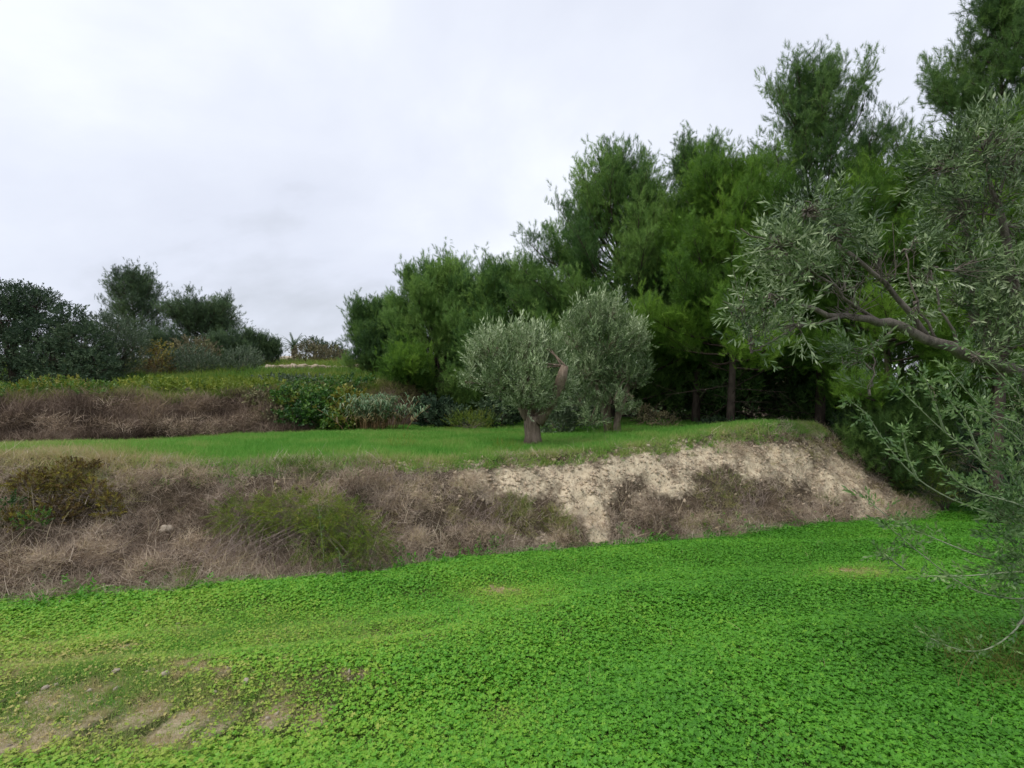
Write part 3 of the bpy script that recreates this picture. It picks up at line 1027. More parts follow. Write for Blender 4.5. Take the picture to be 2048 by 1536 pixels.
pine('small bright green pine beside the cane clump', 812, 700, 21.5, .8, .02, M_pine_b, 11, 34, 1700, [(0, .9), (.3, 1), (.7, .8), (1, .15)])
DEEP = [(0, 1), (.3, 1), (.6, .8), (.85, .5), (1, .1)]
pine('shaded pine deep in the wood behind the rear olive tree', 1330, 470, 25, 3.2, .01, M_pine_d, 12, 50, 3200, DEEP, protos=PINE_DEEP, big=1.2)
pine('shaded pine deep in the wood behind the tallest one', 1540, 400, 22.5, 3.2, .01, M_pine_d, 13, 50, 3200, DEEP, protos=PINE_DEEP, big=1.2)
pine('shaded pine deep in the wood behind the leaning olive limb', 1800, 360, 20, 3.2, .01, M_pine_d, 14, 50, 3200, DEEP, protos=PINE_DEEP, big=1.2)
pine('shaded pine at the right, behind the olive trunk', 2090, 330, 16.5, 3.0, .01, M_pine_d, 15, 50, 3200, DEEP, protos=PINE_DEEP, big=1.2)
pine('shaded pine deep in the wood behind the broad pointed pine', 1150, 560, 28, 2.8, .01, M_pine_d, 17, 46, 3200, DEEP, protos=PINE_DEEP, big=1.2)
for i, (px, tp, d, rm, lab) in enumerate([(1420, 690, 19.5, 1.5, 'shaded young pine under the bright green leaning pine'), (1500, 650, 18.2, 1.5, 'shaded young pine left of the tallest pine trunk'),
                                          (1590, 660, 18.8, 1.6, 'shaded young pine just left under the tallest pine'), (1680, 640, 17.6, 1.6, 'shaded young pine just right under the tallest pine'), (1340, 700, 20.5, 1.5, 'shaded young pine right of the rear olive tree'),
                                          (950, 720, 24.5, 1.6, 'shaded young pine between the rounded pine and the olive'), (1090, 700, 23, 1.8, 'shaded young pine behind the pollarded olive')]):
    pine(lab, px, tp, d, rm, .01, M_pine_d, 50 + i, 30, 1300, DEEP, protos=PINE_DEEP, big=1.1)
pine('low dark young pine at the foot of the wood right of the mound', 1790, 770, 13.6, .9, .01, M_pine_d, 16, 26, 1500)

# --- olives on the terrace
OLIVE = [proto_shoot(i, 14, .26, .075, .017) for i in range(5)]
b0 = at(1066, 891, 12.0)
b0[2] = gz(b0[0], b0[1])
tk = [(np.array([b0 + (0, 0, -.08), b0 + (.0, .02, .18), b0 + (-.02, 0, .45), b0 + (.03, 0, .68)]), [.24, .18, .16, .19]),
      (np.array([b0 + (-.03, 0, .55), b0 + (-.2, 0, .78), b0 + (-.4, -.05, 1.1)]), [.14, .11, .06]),
      (np.array([b0 + (.08, 0, .55), b0 + (.30, 0, .82), b0 + (.50, -.25, 1.15), b0 + (.62, -.50, 1.60), b0 + (.70, -.55, 1.88)]), [.17, .125, .105, .125, .10]),
      (np.array([b0 + (.02, .05, .6), b0 + (.05, .15, .9), b0 + (.0, .2, 1.3)]), [.12, .09, .05])]
cl = [px_clump(*a) for a in [(985, 700, 11.7, 48, 38, 330), (1045, 700, 11.8, 55, 42, 420), (1000, 760, 11.5, 45, 40, 300), (1055, 770, 11.4, 55, 45, 420), (1095, 720, 12.2, 36, 50, 280),
                             (1050, 805, 11.5, 46, 22, 220), (1100, 808, 11.7, 34, 22, 150), (955, 715, 11.9, 24, 36, 120), (1010, 795, 11.8, 24, 20, 80), (1125, 770, 12.3, 26, 40, 120), (940, 760, 11.8, 22, 24, 70), (1080, 690, 12.2, 30, 34, 120)]]
front = bush('olive_tree', 'pollarded olive tree with a thick gnarled trunk and a bare cut limb', 'tree', b0, cl, OLIVE, M_olive, 1, .75, .45, .35, group='olive trees on the terrace',
             stems=2, stem_r=.025, smat=M_obark2, val=(.55, .25), parts=('trunk', 'crown'), trunk=tk, spike=.14, dens=.8, shrink=.80)
b1 = at(1226, 868, 14.2); b1[2] = gz(b1[0], b1[1])
tk = [(np.array([b1 + (.1, 0, -.06), b1 + (.10, 0, .35), b1 + (.2, 0, .75), b1 + (.38, 0, 1.25), b1 + (.5, 0, 1.7)]), [.14, .10, .09, .08, .05]),
      (np.array([b1 + (-.12, .1, -.06), b1 + (-.2, .1, .4), b1 + (-.38, .1, 1.1), b1 + (-.5, .1, 1.6)]), [.10, .085, .075, .05]),
      (np.array([b1 + (-.02, .2, -.06), b1 + (-.1, .2, .6), b1 + (-.05, .2, 1.4)]), [.08, .07, .05])]
cl = [px_clump(*a) for a in [(1180, 640, 13.9, 42, 36, 330), (1220, 630, 14.0, 40, 34, 260), (1150, 680, 14.0, 40, 40, 300), (1210, 690, 13.6, 50, 42, 380), (1265, 680, 13.9, 36, 40, 300),
                             (1170, 740, 13.8, 48, 36, 300), (1240, 745, 13.8, 46, 36, 330), (1285, 745, 14.1, 22, 24, 90), (1200, 790, 14.1, 50, 22, 150), (1270, 765, 14.0, 24, 24, 80), (1160, 800, 14.4, 40, 30, 130), (1185, 835, 13.8, 34, 26, 110), (1250, 815, 13.7, 26, 26, 60), (1225, 800, 13.6, 30, 22, 70)]]
bush('olive_tree', 'taller olive tree on several slanting stems behind the pollarded one', 'tree', b1, cl, OLIVE, M_olive, 2, .8, .45, .35, group='olive trees on the terrace',
     stems=2, stem_r=.025, smat=M_obark2, val=(.5, .25), parts=('trunk', 'crown'), trunk=tk, spike=.14, dens=.8, shrink=.80)

# --- the near olive at the right edge
def near_olive():
    rng = np.random.default_rng(77)
    X, Y = 4.9, 4.3
    base = np.array([X, Y, gz(X, Y)])
    root = thing('olive_tree', 'near olive tree reaching in from the right edge over the lawn', 'tree', base)
    gt = G()

    def path(lst):
        return np.array([at(*q) for q in lst])
    trunk = np.array([base + (0, 0, -.1), base + (.0, 0, .5), base + (-.05, -.02, 1.1), base + (-.02, -.05, 1.7)])
    fork = base + (-.1, -.02, 2.1)
    trunk[3] = fork
    tz = np.linspace(0, 1, 12)
    tpts = np.stack([np.interp(tz, np.linspace(0, 1, 4), trunk[:, j]) for j in range(3)], -1) + rng.normal(size=(12, 3)) * .02
    gt.tube(tpts, np.interp(tz, [0, .08, .3, .7, .9, 1], [.33, .24, .18, .17, .14, .07]), 12, bumpy=.38, rng=rng)
    for k_ in range(6):
        a_ = k_ * 1.05
        gt.tube(np.array([base + (.10 * math.cos(a_), .10 * math.sin(a_), .42), base + (.24 * math.cos(a_), .24 * math.sin(a_), .12), base + (.40 * math.cos(a_), .40 * math.sin(a_), -.08)]), [.08, .08, .05], 7, bumpy=.3, rng=rng)
    limbs = [([tuple(), (2040, 745, 4.05), (1965, 722, 3.95), (1880, 690, 3.85), (1800, 655, 3.75), (1730, 636, 3.7), (1660, 632, 3.62), (1600, 612, 3.6), (1540, 590, 3.6)], .062, .008, 2),
             ([tuple(), (2035, 640, 4.1), (2025, 540, 4.1), (2000, 430, 4.0), (1970, 330, 4.0)], .055, .012, 2),
             ([(2000, 735, 4.0), (1940, 620, 4.25), (1945, 520, 4.3), (1925, 430, 4.3), (1900, 340, 4.2)], .034, .008, 0),
             ([tuple(), (2150, 600, 4.3), (2230, 480, 4.5), (2260, 360, 4.6)], .06, .012, 0),
             ([tuple(), (2140, 560, 4.7), (2150, 420, 5.0), (2140, 300, 5.1)], .06, .012, 0),
             ([(1860, 680, 3.83), (1778, 576, 3.75), (1672, 482, 3.65), (1610, 420, 3.6)], .022, .006, 0),
             ([(1750, 640, 3.72), (1640, 560, 3.6), (1560, 500, 3.5), (1480, 455, 3.5)], .016, .004, 0),
             ([(1690, 633, 3.66), (1600, 650, 3.55), (1530, 690, 3.5), (1500, 705, 3.45)], .012, .003, 0),
             ([(1795, 653, 3.75), (1745, 690, 3.65), (1745, 740, 3.6), (1738, 790, 3.6)], .010, .003, 0),
             ([(1880, 690, 3.85), (1830, 600, 3.8), (1810, 500, 3.8)], .012, .004, 0),
             ([(1930, 705, 3.9), (1880, 620, 3.85), (1860, 540, 3.9)], .012, .004, 0)]
    for pts, r0, r1, extra in limbs:
        if pts[0] == tuple():
            P = np.vstack([fork[None] - (0, 0, .25), path(pts[1:])])
        else:
            P = path(pts)
        tt = np.linspace(0, 1, len(P)); t2 = np.linspace(0, 1, len(P) * 3)
        P2 = np.stack([np.interp(t2, tt, P[:, j]) for j in range(3)], -1) + rng.normal(size=(len(t2), 3)) * .008
        gt.tube(P2, np.linspace(r0, r1, len(t2)), 7, bumpy=.2, rng=rng)
    # sprays: (px, py, depth, rx, ry, shoots)
    spr = [(2230, 430, 4.5, 90, 80, 80), (2270, 340, 4.6, 80, 70, 80), (2150, 380, 4.9, 80, 80, 80), (2130, 280, 5.0, 80, 60, 80), (2180, 540, 4.5, 70, 60, 50), (2300, 470, 4.6, 60, 70, 50), (1620, 425, 3.6, 75, 38, 62), (1560, 490, 3.5, 55, 45, 48), (1670, 470, 3.65, 55, 50, 50), (1600, 545, 3.55, 75, 50, 56), (1530, 610, 3.5, 60, 40, 36),
           (1500, 670, 3.45, 38, 40, 24), (1580, 650, 3.55, 50, 38, 24), (1740, 510, 3.75, 32, 34, 14), (1700, 540, 3.7, 34, 30, 9), (1900, 330, 4.1, 75, 60, 74),
           (1970, 285, 4.0, 70, 60, 66), (1985, 390, 4.0, 70, 55, 60), (1895, 420, 4.1, 52, 60, 52), (1925, 485, 4.2, 60, 45, 40), (2025, 470, 4.1, 45, 60, 40), (2035, 330, 4.1, 50, 80, 70), (2030, 570, 3.95, 40, 60, 50), (2010, 640, 3.9, 40, 40, 36), (1950, 540, 3.95, 40, 50, 30),
           (1850, 560, 3.9, 36, 46, 16), (1830, 500, 3.85, 24, 40, 12), (1830, 625, 3.8, 44, 30, 11), (1900, 600, 4.2, 55, 55, 34), (1965, 640, 4.0, 55, 50, 36), (1990, 560, 4.2, 50, 50, 34),
           (1735, 700, 3.62, 45, 18, 16), (1690, 712, 3.6, 25, 18, 9), (1740, 765, 3.6, 14, 24, 5), (2000, 690, 3.9, 45, 40, 26), (1970, 720, 3.8, 40, 28, 16)]
    leaf = [proto_shoot(400 + i, 12, .20, .062, .013, .95) for i in range(6)]
    bare_tw = []
    gl = G()
    A, B = [], []
    allP = np.concatenate([np.vstack([path(p[1:] if p[0] == tuple() else p)]) for p, _, _, _ in limbs])
    for px, py, d, rx, ry, n in spr:
        n = int(n * 1.45); rx *= .74; ry *= .78
        c = at(px, py, d); r = np.array([rx, rx * 1.3, ry]) * d / F
        u = rng.normal(size=(n, 3)); u /= np.linalg.norm(u, axis=1)[:, None]
        pos = c + u * r * (rng.random(n) ** .45)[:, None]
        near = allP[np.argmin(((allP - c) ** 2).sum(1))]
        dr = (pos - near); dr /= np.linalg.norm(dr, axis=1)[:, None] + 1e-6
        dr = dr * .6 + u * .35 + np.array([-.1, 0, .35]) + rng.normal(size=(n, 3)) * .35
        v = np.clip(.36 + .12 * rng.normal() + .26 * rng.normal(size=n), 0, 1)
        fr = frames(dr, rng)
        sel = rng.integers(0, len(leaf), n)
        for k_ in range(len(leaf)):
            m_ = sel == k_
            gl.inst(leaf[k_], pos[m_], fr[m_], .62 + .55 * rng.random(m_.sum()), v[m_])
        hub = c + (near - c) * .45
        tt = np.linspace(0, 1, 5)[:, None]
        gt.tube(near + (hub - near) * tt + rng.normal(size=(5, 3)) * .01, np.linspace(.010, .006, 5), 5)
        k_ = max(3, n // 2)
        mid = hub + (pos[:k_] - hub) * .5 + rng.normal(size=(k_, 3)) * .03
        A += [np.repeat(hub[None], k_, 0), mid]; B += [mid, pos[:k_]]
    # bare reddish twigs among the leaves
    for px, py, d, n in [(1770, 545, 3.75, 26), (1700, 610, 3.65, 22), (1690, 565, 3.6, 16), (1950, 450, 4.1, 18), (1480, 620, 3.5, 12), (1530, 660, 3.5, 10)]:
        c = at(px, py, d)
        o_ = c + rng.normal(size=(n, 3)) * .04
        A.append(o_ + (0, 0, -.06)); B.append(o_ + rng.normal(size=(n, 3)) * .10 + (0, 0, .07))
    gt.sticks(np.concatenate(A), np.concatenate(B), .0042, .0018)
    # long whips sprouting low on the trunk
    whips = [[(1795, 774), (1889, 865), (1962, 920), (1996, 959), (2048, 1010)], [(1850, 757), (1872, 813), (1889, 865)], [(1898, 740), (1962, 817), (2048, 886)],
             [(1919, 809), (1984, 830), (2048, 848)], [(1704, 805), (1734, 822), (1756, 865), (1782, 903), (1833, 959), (1898, 998), (1984, 1028), (2048, 1045)],
             [(1734, 998), (1782, 1041), (1855, 1071), (1949, 1110), (2048, 1135)], [(1773, 1049), (1812, 1084), (1876, 1135), (1923, 1170), (1975, 1191), (2048, 1200)],
             [(1855, 1152), (1932, 1152), (2048, 1142)], [(1863, 1277), (1906, 1298), (1958, 1305), (1996, 1290), (2035, 1258), (2060, 1215)], [(1964, 809), (1962, 860), (1964, 916)],
             [(1979, 865), (2014, 942), (2048, 981)], [(1919, 689), (1984, 727), (2027, 779), (2060, 810)], [(1805, 865), (1815, 915), (1835, 960)], [(1870, 905), (1905, 960), (1950, 985), (2048, 1010)],
             [(1930, 960), (1975, 1000), (2048, 1060)], [(1950, 890), (1990, 930), (2048, 950)], [(1762, 1105), (1810, 1140)], [(1890, 790), (1930, 840), (1962, 917)]]
    gw = G(); lw = []
    ps = [proto_shoot(430 + i, 8, .10, .036, .012, .9, stem=.001) for i in range(4)]
    for i, wp in enumerate(whips):
        d0 = 3.35 + .5 * rng.random()
        P = np.array([at(a, b, d0 + .35 * j / len(wp)) for j, (a, b) in enumerate(wp)])
        P = np.vstack([P, (P[-1] + (base + (-.1, 0, .5 + .8 * rng.random()))) / 2, base + (-.12, -.05, .35 + .9 * rng.random())]) if wp[-1][0] > 2030 else P
        m = 22
        seg = np.concatenate([[0], np.cumsum(np.linalg.norm(np.diff(P, axis=0), axis=1))]); tt = np.linspace(0, seg[-1], m)
        P2 = np.stack([np.interp(tt, seg, P[:, j]) for j in range(3)], -1)
        P2[1:-1] = (P2[:-2] + P2[1:-1] * 2 + P2[2:]) / 4
        gw.tube(P2, np.linspace(.0030, .0085, m), 5)
        n = int(26 * min(seg[-1], 1.3)) + 8
        f_ = rng.random(n) ** 1.6
        pos = np.stack([np.interp(f_ * seg[-1], tt, P2[:, j]) for j in range(3)], -1)
        dr = (P[0] - P[1])[None] / np.linalg.norm(P[0] - P[1]) * .8 + rng.normal(size=(n, 3)) * .5 + (0, 0, .15)
        fr = frames(dr, rng)
        sel = rng.integers(0, 4, n)
        for k_ in range(4):
            m_ = sel == k_
            gw_ = gl2
            gw_.inst(ps[k_], pos[m_], fr[m_], .7 + .7 * rng.random(m_.sum()), np.clip(.45 + .2 * rng.normal(size=m_.sum()), 0, 1))
    # leafy suckers round the foot of the trunk
    for px, py, d, rx, ry, n in [(2035, 900, 3.9, 34, 70, 60), (2040, 1040, 3.8, 34, 60, 80), (2035, 1150, 3.75, 38, 60, 80), (2000, 1090, 3.7, 26, 60, 26), (2035, 760, 3.9, 24, 30, 22), (2000, 980, 3.8, 30, 60, 26)]:
        c = at(px, py, d); r = np.array([rx, rx * 1.2, ry]) * d / F
        u = rng.normal(size=(n, 3)); u /= np.linalg.norm(u, axis=1)[:, None]
        pos = c + u * r * (rng.random(n) ** .5)[:, None]
        fr = frames(u * .3 + np.array([-.35, -.1, .35]) + rng.normal(size=(n, 3)) * .4, rng)
        for k_ in range(4):
            m_ = np.arange(n) % 4 == k_
            gl2.inst(ps[k_], pos[m_], fr[m_], .9 + .8 * rng.random(m_.sum()), np.clip(.3 + .2 * rng.normal(size=m_.sum()), 0, 1))
        k_ = n // 3
        gw.sticks(pos[:k_] * .5 + .5 * (base + (0, 0, .4)), pos[:k_], .003, .0015)
    gt.build('trunk', M_obark, root, True, base)
    gl.build('crown', M_olive, root, False, base)
    gw.build('suckers', M_sucker, root, True, base)
    gl2.build('sucker_leaves', M_olive2, root, False, base)


gl2 = G()
M_sucker = rough_mat('green_twig', (0.26, 0.30, 0.17), (0.48, 0.52, 0.36), 25, .2)
near_olive()
# ------------------------------------------------------------------ shrubs and trees on the left and behind
M_dkleaf = leaf_mat('dark_broad_leaf', [(0.028, 0.055, 0.030), (0.055, 0.095, 0.048), (0.10, 0.15, 0.075), (0.18, 0.23, 0.13)], .6, .2, .2)
M_grleaf = leaf_mat('grey_olive_leaf', [(0.05, 0.085, 0.04), (0.10, 0.145, 0.075), (0.17, 0.22, 0.13)], .45, .12, .4)
M_yleaf = leaf_mat('autumn_leaf', [(0.07, 0.05, 0.02), (0.17, 0.11, 0.035), (0.20, 0.19, 0.035), (0.34, 0.28, 0.05)], .6, .25)
M_vine = leaf_mat('bramble_leaf', [(0.018, 0.06, 0.012), (0.05, 0.14, 0.02), (0.11, 0.21, 0.03), (0.26, 0.25, 0.04)], .45, .25)
M_brown = leaf_mat('withered_leaf', [(0.06, 0.055, 0.032), (0.135, 0.12, 0.065), (0.22, 0.20, 0.10), (0.17, 0.20, 0.065)], .7, .15)
M_aspar = leaf_mat('feathery_green', [(0.05, 0.10, 0.012), (0.12, 0.19, 0.018), (0.20, 0.27, 0.03), (0.34, 0.35, 0.06)], .6, .25)
M_reed = leaf_mat('cane_leaf', [(0.06, 0.13, 0.05), (0.12, 0.22, 0.10), (0.24, 0.34, 0.19), (0.32, 0.24, 0.12)], .45, .25, .4)
BROAD = [proto_shoot(500 + i, 12, .34, .13, .07, 1.1) for i in range(4)]
MID = [proto_shoot(505 + i, 10, .30, .10, .042, 1.0) for i in range(4)]
BROADS = [proto_shoot(510 + i, 10, .16, .055, .034, 1.1) for i in range(4)]
VINE = [proto_shoot(520 + i, 8, .26, .12, .09, 1.3) for i in range(4)]
FEATH = [proto_pine(540 + i, 22, .32, .06, .006, 1.0) for i in range(4)]
FINE = [proto_shoot(550 + i, 16, .34, .10, .025, .8) for i in range(4)]
FAR = [proto_shoot(560 + i, 12, .6, .22, .09, 1.1) for i in range(4)]


def gbase(px, d, dz=0.0):
    X = (px - 1024) / F * d
    return np.array([X, d, gz(X, d) + dz])


def bushp(name, label, cat, px, d, lst, protos, mat, seed, **kw):
    return bush(name, label, cat, gbase(px, d), [px_clump(*c) for c in lst], protos, mat, seed, **kw)


def trunks(b, tops, r):
    out = []
    for tx, ty, tz in tops:
        t = np.array([tx, ty, tz])
        out.append((np.array([b + (0, 0, -.1), b + (t - b) * .4 + (0, 0, .2), t]), [r, r * .75, r * .4]))
    return out


# big dark broadleaf trees on the far left
def broadtree(label, px, d, lst, seed, mat=M_dkleaf, protos=MID, group='dark trees on the left', r=.14, **kw):
    b = gbase(px, d)
    cl = [px_clump(*c) for c in lst]
    tops = [tuple(c[0]) for c in cl[:4]]
    return bush('broadleaf_tree', label, 'tree', b, cl, protos, mat, seed, group=group, parts=('trunk', 'crown'), smat=M_bark, trunk=trunks(b, tops, r), stems=1, stem_r=.03, **kw)


broadtree('tall dark broadleaf tree cut off by the left edge', 30, 21.5, [(0, 640, 21.5, 55, 40, 420), (70, 615, 21.8, 40, 34, 320), (30, 600, 22, 46, 28, 320), (20, 700, 21, 70, 40, 480), (85, 680, 21, 45, 40, 360), (-50, 660, 21.5, 50, 60, 300),
                                                                          (40, 745, 20.6, 70, 24, 240)], 20, up=.4, val=(.35, .22), dens=1.7)
broadtree('ragged dark broadleaf tree beside the one at the left edge', 150, 21.0, [(140, 645, 21, 26, 32, 170), (165, 690, 20.8, 45, 38, 330), (110, 720, 20.4, 50, 36, 330), (185, 735, 20.3, 40, 30, 240), (150, 755, 20, 60, 18, 160)], 21, up=.4, val=(.38, .22), dens=1.6)
broadtree('grey green olive like tree between the dark trees and the yellow bush', 235, 23, [(215, 665, 23, 42, 34, 330), (260, 690, 22.6, 34, 30, 260), (225, 720, 22.4, 46, 34, 330), (190, 690, 23, 36, 36, 240), (215, 750, 22, 36, 20, 120)], 22, M_grleaf, FINE, up=.6, val=(.35, .2))

# far pines against the sky on the left
HL = 'pines on the hill at the left'
pine('rounded pine standing tallest on the hill at the left', 266, 536, 50, 3.0, .28, M_pine_f, 31, 64, 4600, [(0, .8), (.2, 1), (.5, .98), (.8, .8), (.94, .55), (1, .2)], group=HL, big=1.6, rise=(.05, .9), bulk=.45)
pine('flat topped umbrella pine to the right of the rounded hill pine', 410, 604, 47, 3.1, .48, M_pine_f, 32, 64, 4800, [(0, .7), (.3, .95), (.6, 1), (.85, .95), (.97, .75), (1, .5)], group=HL, big=1.6, rise=(.15, .42), bulk=.5)
pine('low dark pine below the umbrella pine', 345, 668, 44, 2.6, .08, M_pine_f, 33, 40, 1600, group=HL, big=1.8)
for i, (px, tp, d, rm, lab) in enumerate([(495, 655, 44, .85, 'leftmost of the three dark spiky trees right of the umbrella pine'), (520, 664, 45, .85, 'middle one of the three dark spiky trees right of the umbrella pine'),
                                          (546, 678, 46, .8, 'rightmost of the three dark spiky trees right of the umbrella pine')]):
    pine(lab, px, tp, d, rm, .03, M_pine_f, 34 + i, 34, 1000, [(0, .9), (.4, 1), (.7, .8), (1, .2)], group='dark spiky trees on the hill', big=1.3, name='cypress_tree', rise=(.5, 1.2), bulk=.6)
pine('dark pine at the right foot of the umbrella pine', 455, 668, 43, 1.8, .03, M_pine_f, 38, 36, 1300, group=HL, big=1.8)
broadtree('brown withered tree below the umbrella pine', 388, 40, [(385, 700, 40, 34, 16, 90), (400, 712, 39.5, 28, 14, 70)], 23, M_brown, FAR, group='shrubs on the hill', r=.1, val=(.4, .2))

# shrubs on the rise
SH = 'shrubs on the rise behind the upper bank'
bushp('olive_bush', 'wide rounded grey green bush, the larger of the pair on the rise', 'bush', 375, 27, [(345, 735, 27, 36, 30, 300), (385, 730, 26.8, 42, 32, 380), (415, 742, 27, 34, 26, 260), (370, 755, 26.5, 50, 16, 200)], FINE, M_grleaf, 40, group=SH, up=.6, val=(.5, .2))
bushp('olive_bush', 'smaller rounded grey green bush, right one of the pair on the rise', 'bush', 482, 28, [(482, 728, 28, 36, 28, 330), (480, 748, 27.6, 36, 18, 220)], FINE, M_grleaf, 41, group=SH, up=.6, val=(.42, .2))
bushp('shrub', 'yellowing shrub with bare twigs left of the wide rounded bush', 'bush', 305, 25.5, [(300, 725, 25.5, 28, 28, 150), (315, 745, 25.3, 26, 22, 150), (322, 700, 25.8, 18, 14, 40)], MID, M_yleaf, 42, group=SH, val=(.55, .25), stems=8)
bushp('shrub', 'pale brown leafless shrub beside the dark trees on the rise', 'bush', 262, 24.5, [(258, 735, 24.5, 28, 24, 90), (275, 752, 24.3, 30, 14, 90)], FINE, M_brown, 43, group=SH, val=(.6, .2), stems=14)
bushp('shrub', 'brown and green mound shaped bush below the palm', 'bush', 642, 52, [(625, 712, 52, 34, 20, 170), (660, 718, 52, 32, 18, 170), (600, 728, 51, 26, 10, 70)], FAR, M_brown, 44, group=SH, val=(.55, .25))
for i, (px, py, d, rx, ry, lab) in enumerate([(628, 690, 78, 20, 10, 'grey tree top showing behind the brown bush near the palm'), (660, 702, 76, 22, 14, 'dark green tree behind the right side of the brown bush'),
                                              (684, 716, 74, 13, 16, 'small dark tree beside the first pine of the wood')]):
    b = gbase(px, d)
    bush('distant_tree', lab, 'tree', b, [px_clump(px, py, d, rx, ry, 150), px_clump(px + 3, py + ry, d, rx * .9, ry * .8, 110)], FAR, M_dkleaf, 45 + i, group='distant trees on the skyline', parts=('trunk', 'crown'), smat=M_bark,
         trunk=trunks(b, [tuple(at(px, py, d))], .2), stems=1, scl=(.9, 1.4), val=(.45, .2))
for i, (px, d, lst, lab) in enumerate([(135, 17.2, [(110, 782, 17.2, 60, 16, 240), (175, 786, 17.0, 50, 14, 200)], 'low olive green scrub at the foot of the dark trees'),
                                       (560, 22, [(560, 768, 22, 50, 12, 130), (620, 765, 22.5, 50, 10, 120)], 'low grey green scrub above the bramble slope'),
                                       (40, 16.6, [(30, 790, 16.6, 70, 16, 260)], 'dark green ground cover at the left end of the upper bank'),
                                       (330, 19, [(300, 775, 19, 60, 12, 200), (380, 776, 19.2, 60, 12, 200)], 'yellow green scrub along the middle of the upper bank top'),
                                       (480, 19.5, [(470, 778, 19.5, 60, 12, 200), (530, 776, 20, 40, 12, 140)], 'yellow green scrub on the bank top left of the brambles')]):
    bushp('scrub', lab, 'bush', px, d, lst, BROADS, [M_vine, M_grleaf, M_vine, M_aspar, M_aspar][i], 50 + i, group='low scrub', scl=(1.2, 2.0), val=(.6, .2))

# bramble slope right of the brown bank
for i, (px, py, d, lst, lab, mt, v) in enumerate([
        (560, 800, 19.2, [(540, 798, 19.0, 40, 18, 260), (595, 800, 18.6, 46, 24, 360)], 'dark green bramble on the upper left of the leafy slope', M_vine, (.35, .25)),
        (630, 830, 18.6, [(615, 838, 17.7, 50, 28, 420), (655, 805, 18.4, 46, 24, 360)], 'large bramble thicket in the middle of the leafy slope', M_vine, (.4, .25)),
        (690, 840, 18.6, [(695, 810, 18.2, 36, 26, 280), (690, 845, 17.6, 40, 22, 300)], 'bramble with yellowing leaves next to the cane clump', M_vine, (.6, .28)),
        (700, 778, 21, [(700, 778, 20.5, 56, 20, 300), (630, 780, 20.5, 50, 14, 220)], 'dark bramble at the top of the leafy slope below the first pine', M_vine, (.3, .22)),
        (545, 830, 17.6, [(520, 800, 18.4, 30, 14, 110), (560, 838, 17.6, 30, 12, 90)], 'withered bramble where the brown bank meets the leafy slope', M_brown, (.55, .3))]):
    bushp('bramble', lab, 'bush', px, d, lst, VINE, mt, 60 + i, group='brambles on the leafy slope', val=v, stems=6, stem_r=.012, up=.45, scl=(.7, 1.1))

# the cane clump
def canes():
    rng = np.random.default_rng(5)
    b = gbase(752, 17.0)
    root = thing('cane_clump', 'clump of grey green canes with dry brown stalks below', 'reeds', b)
    gs = G(); gl = G()
    for i in range(110):
        p0 = b + np.array([rng.normal() * .34, rng.normal() * .25, -.03])
        h = .75 + .5 * rng.random()
        ln = np.array([(p0[0] - b[0]) * .75 + .12 * rng.normal(), .2 * rng.normal(), 0])
        t = np.linspace(0, 1, 5)[:, None]
        P = p0 + np.array([0, 0, h]) * t + ln * t ** 1.6
        gs.tube(P, np.linspace(.011, .005, 5), 4)
        for j in range(13):
            f_ = .35 + .65 * rng.random()
            q0 = np.array([np.interp(f_, t[:, 0], P[:, k]) for k in range(3)])
            az = rng.random() * 6.283; L_ = .28 + .22 * rng.random(); w_ = .014
            dv = np.array([math.cos(az) * .7, math.sin(az) * .7, .75]); s_ = np.cross(dv, [0, 0, 1.]); s_ /= np.linalg.norm(s_)
            q1 = q0 + dv * L_ * .55; q2 = q1 + np.array([dv[0], dv[1], -.15 - .5 * rng.random()]) * L_ * .5
            v = np.clip(.45 + .25 * rng.normal(), 0, .8) if f_ > .5 else .95
            gl.add([q0 - s_ * w_, q0 + s_ * w_, q1 + s_ * w_ * 1.2, q1 - s_ * w_ * 1.2, q2], [(0, 1, 2), (0, 2, 3), (3, 2, 4)], v)
    gs.build('stalks', M_cane, root, True, b)
    gl.build('leaves', M_reed, root, False, b)


M_cane = rough_mat('dry_cane', (0.16, 0.09, 0.04), (0.34, 0.22, 0.11), 14, .2)
canes()

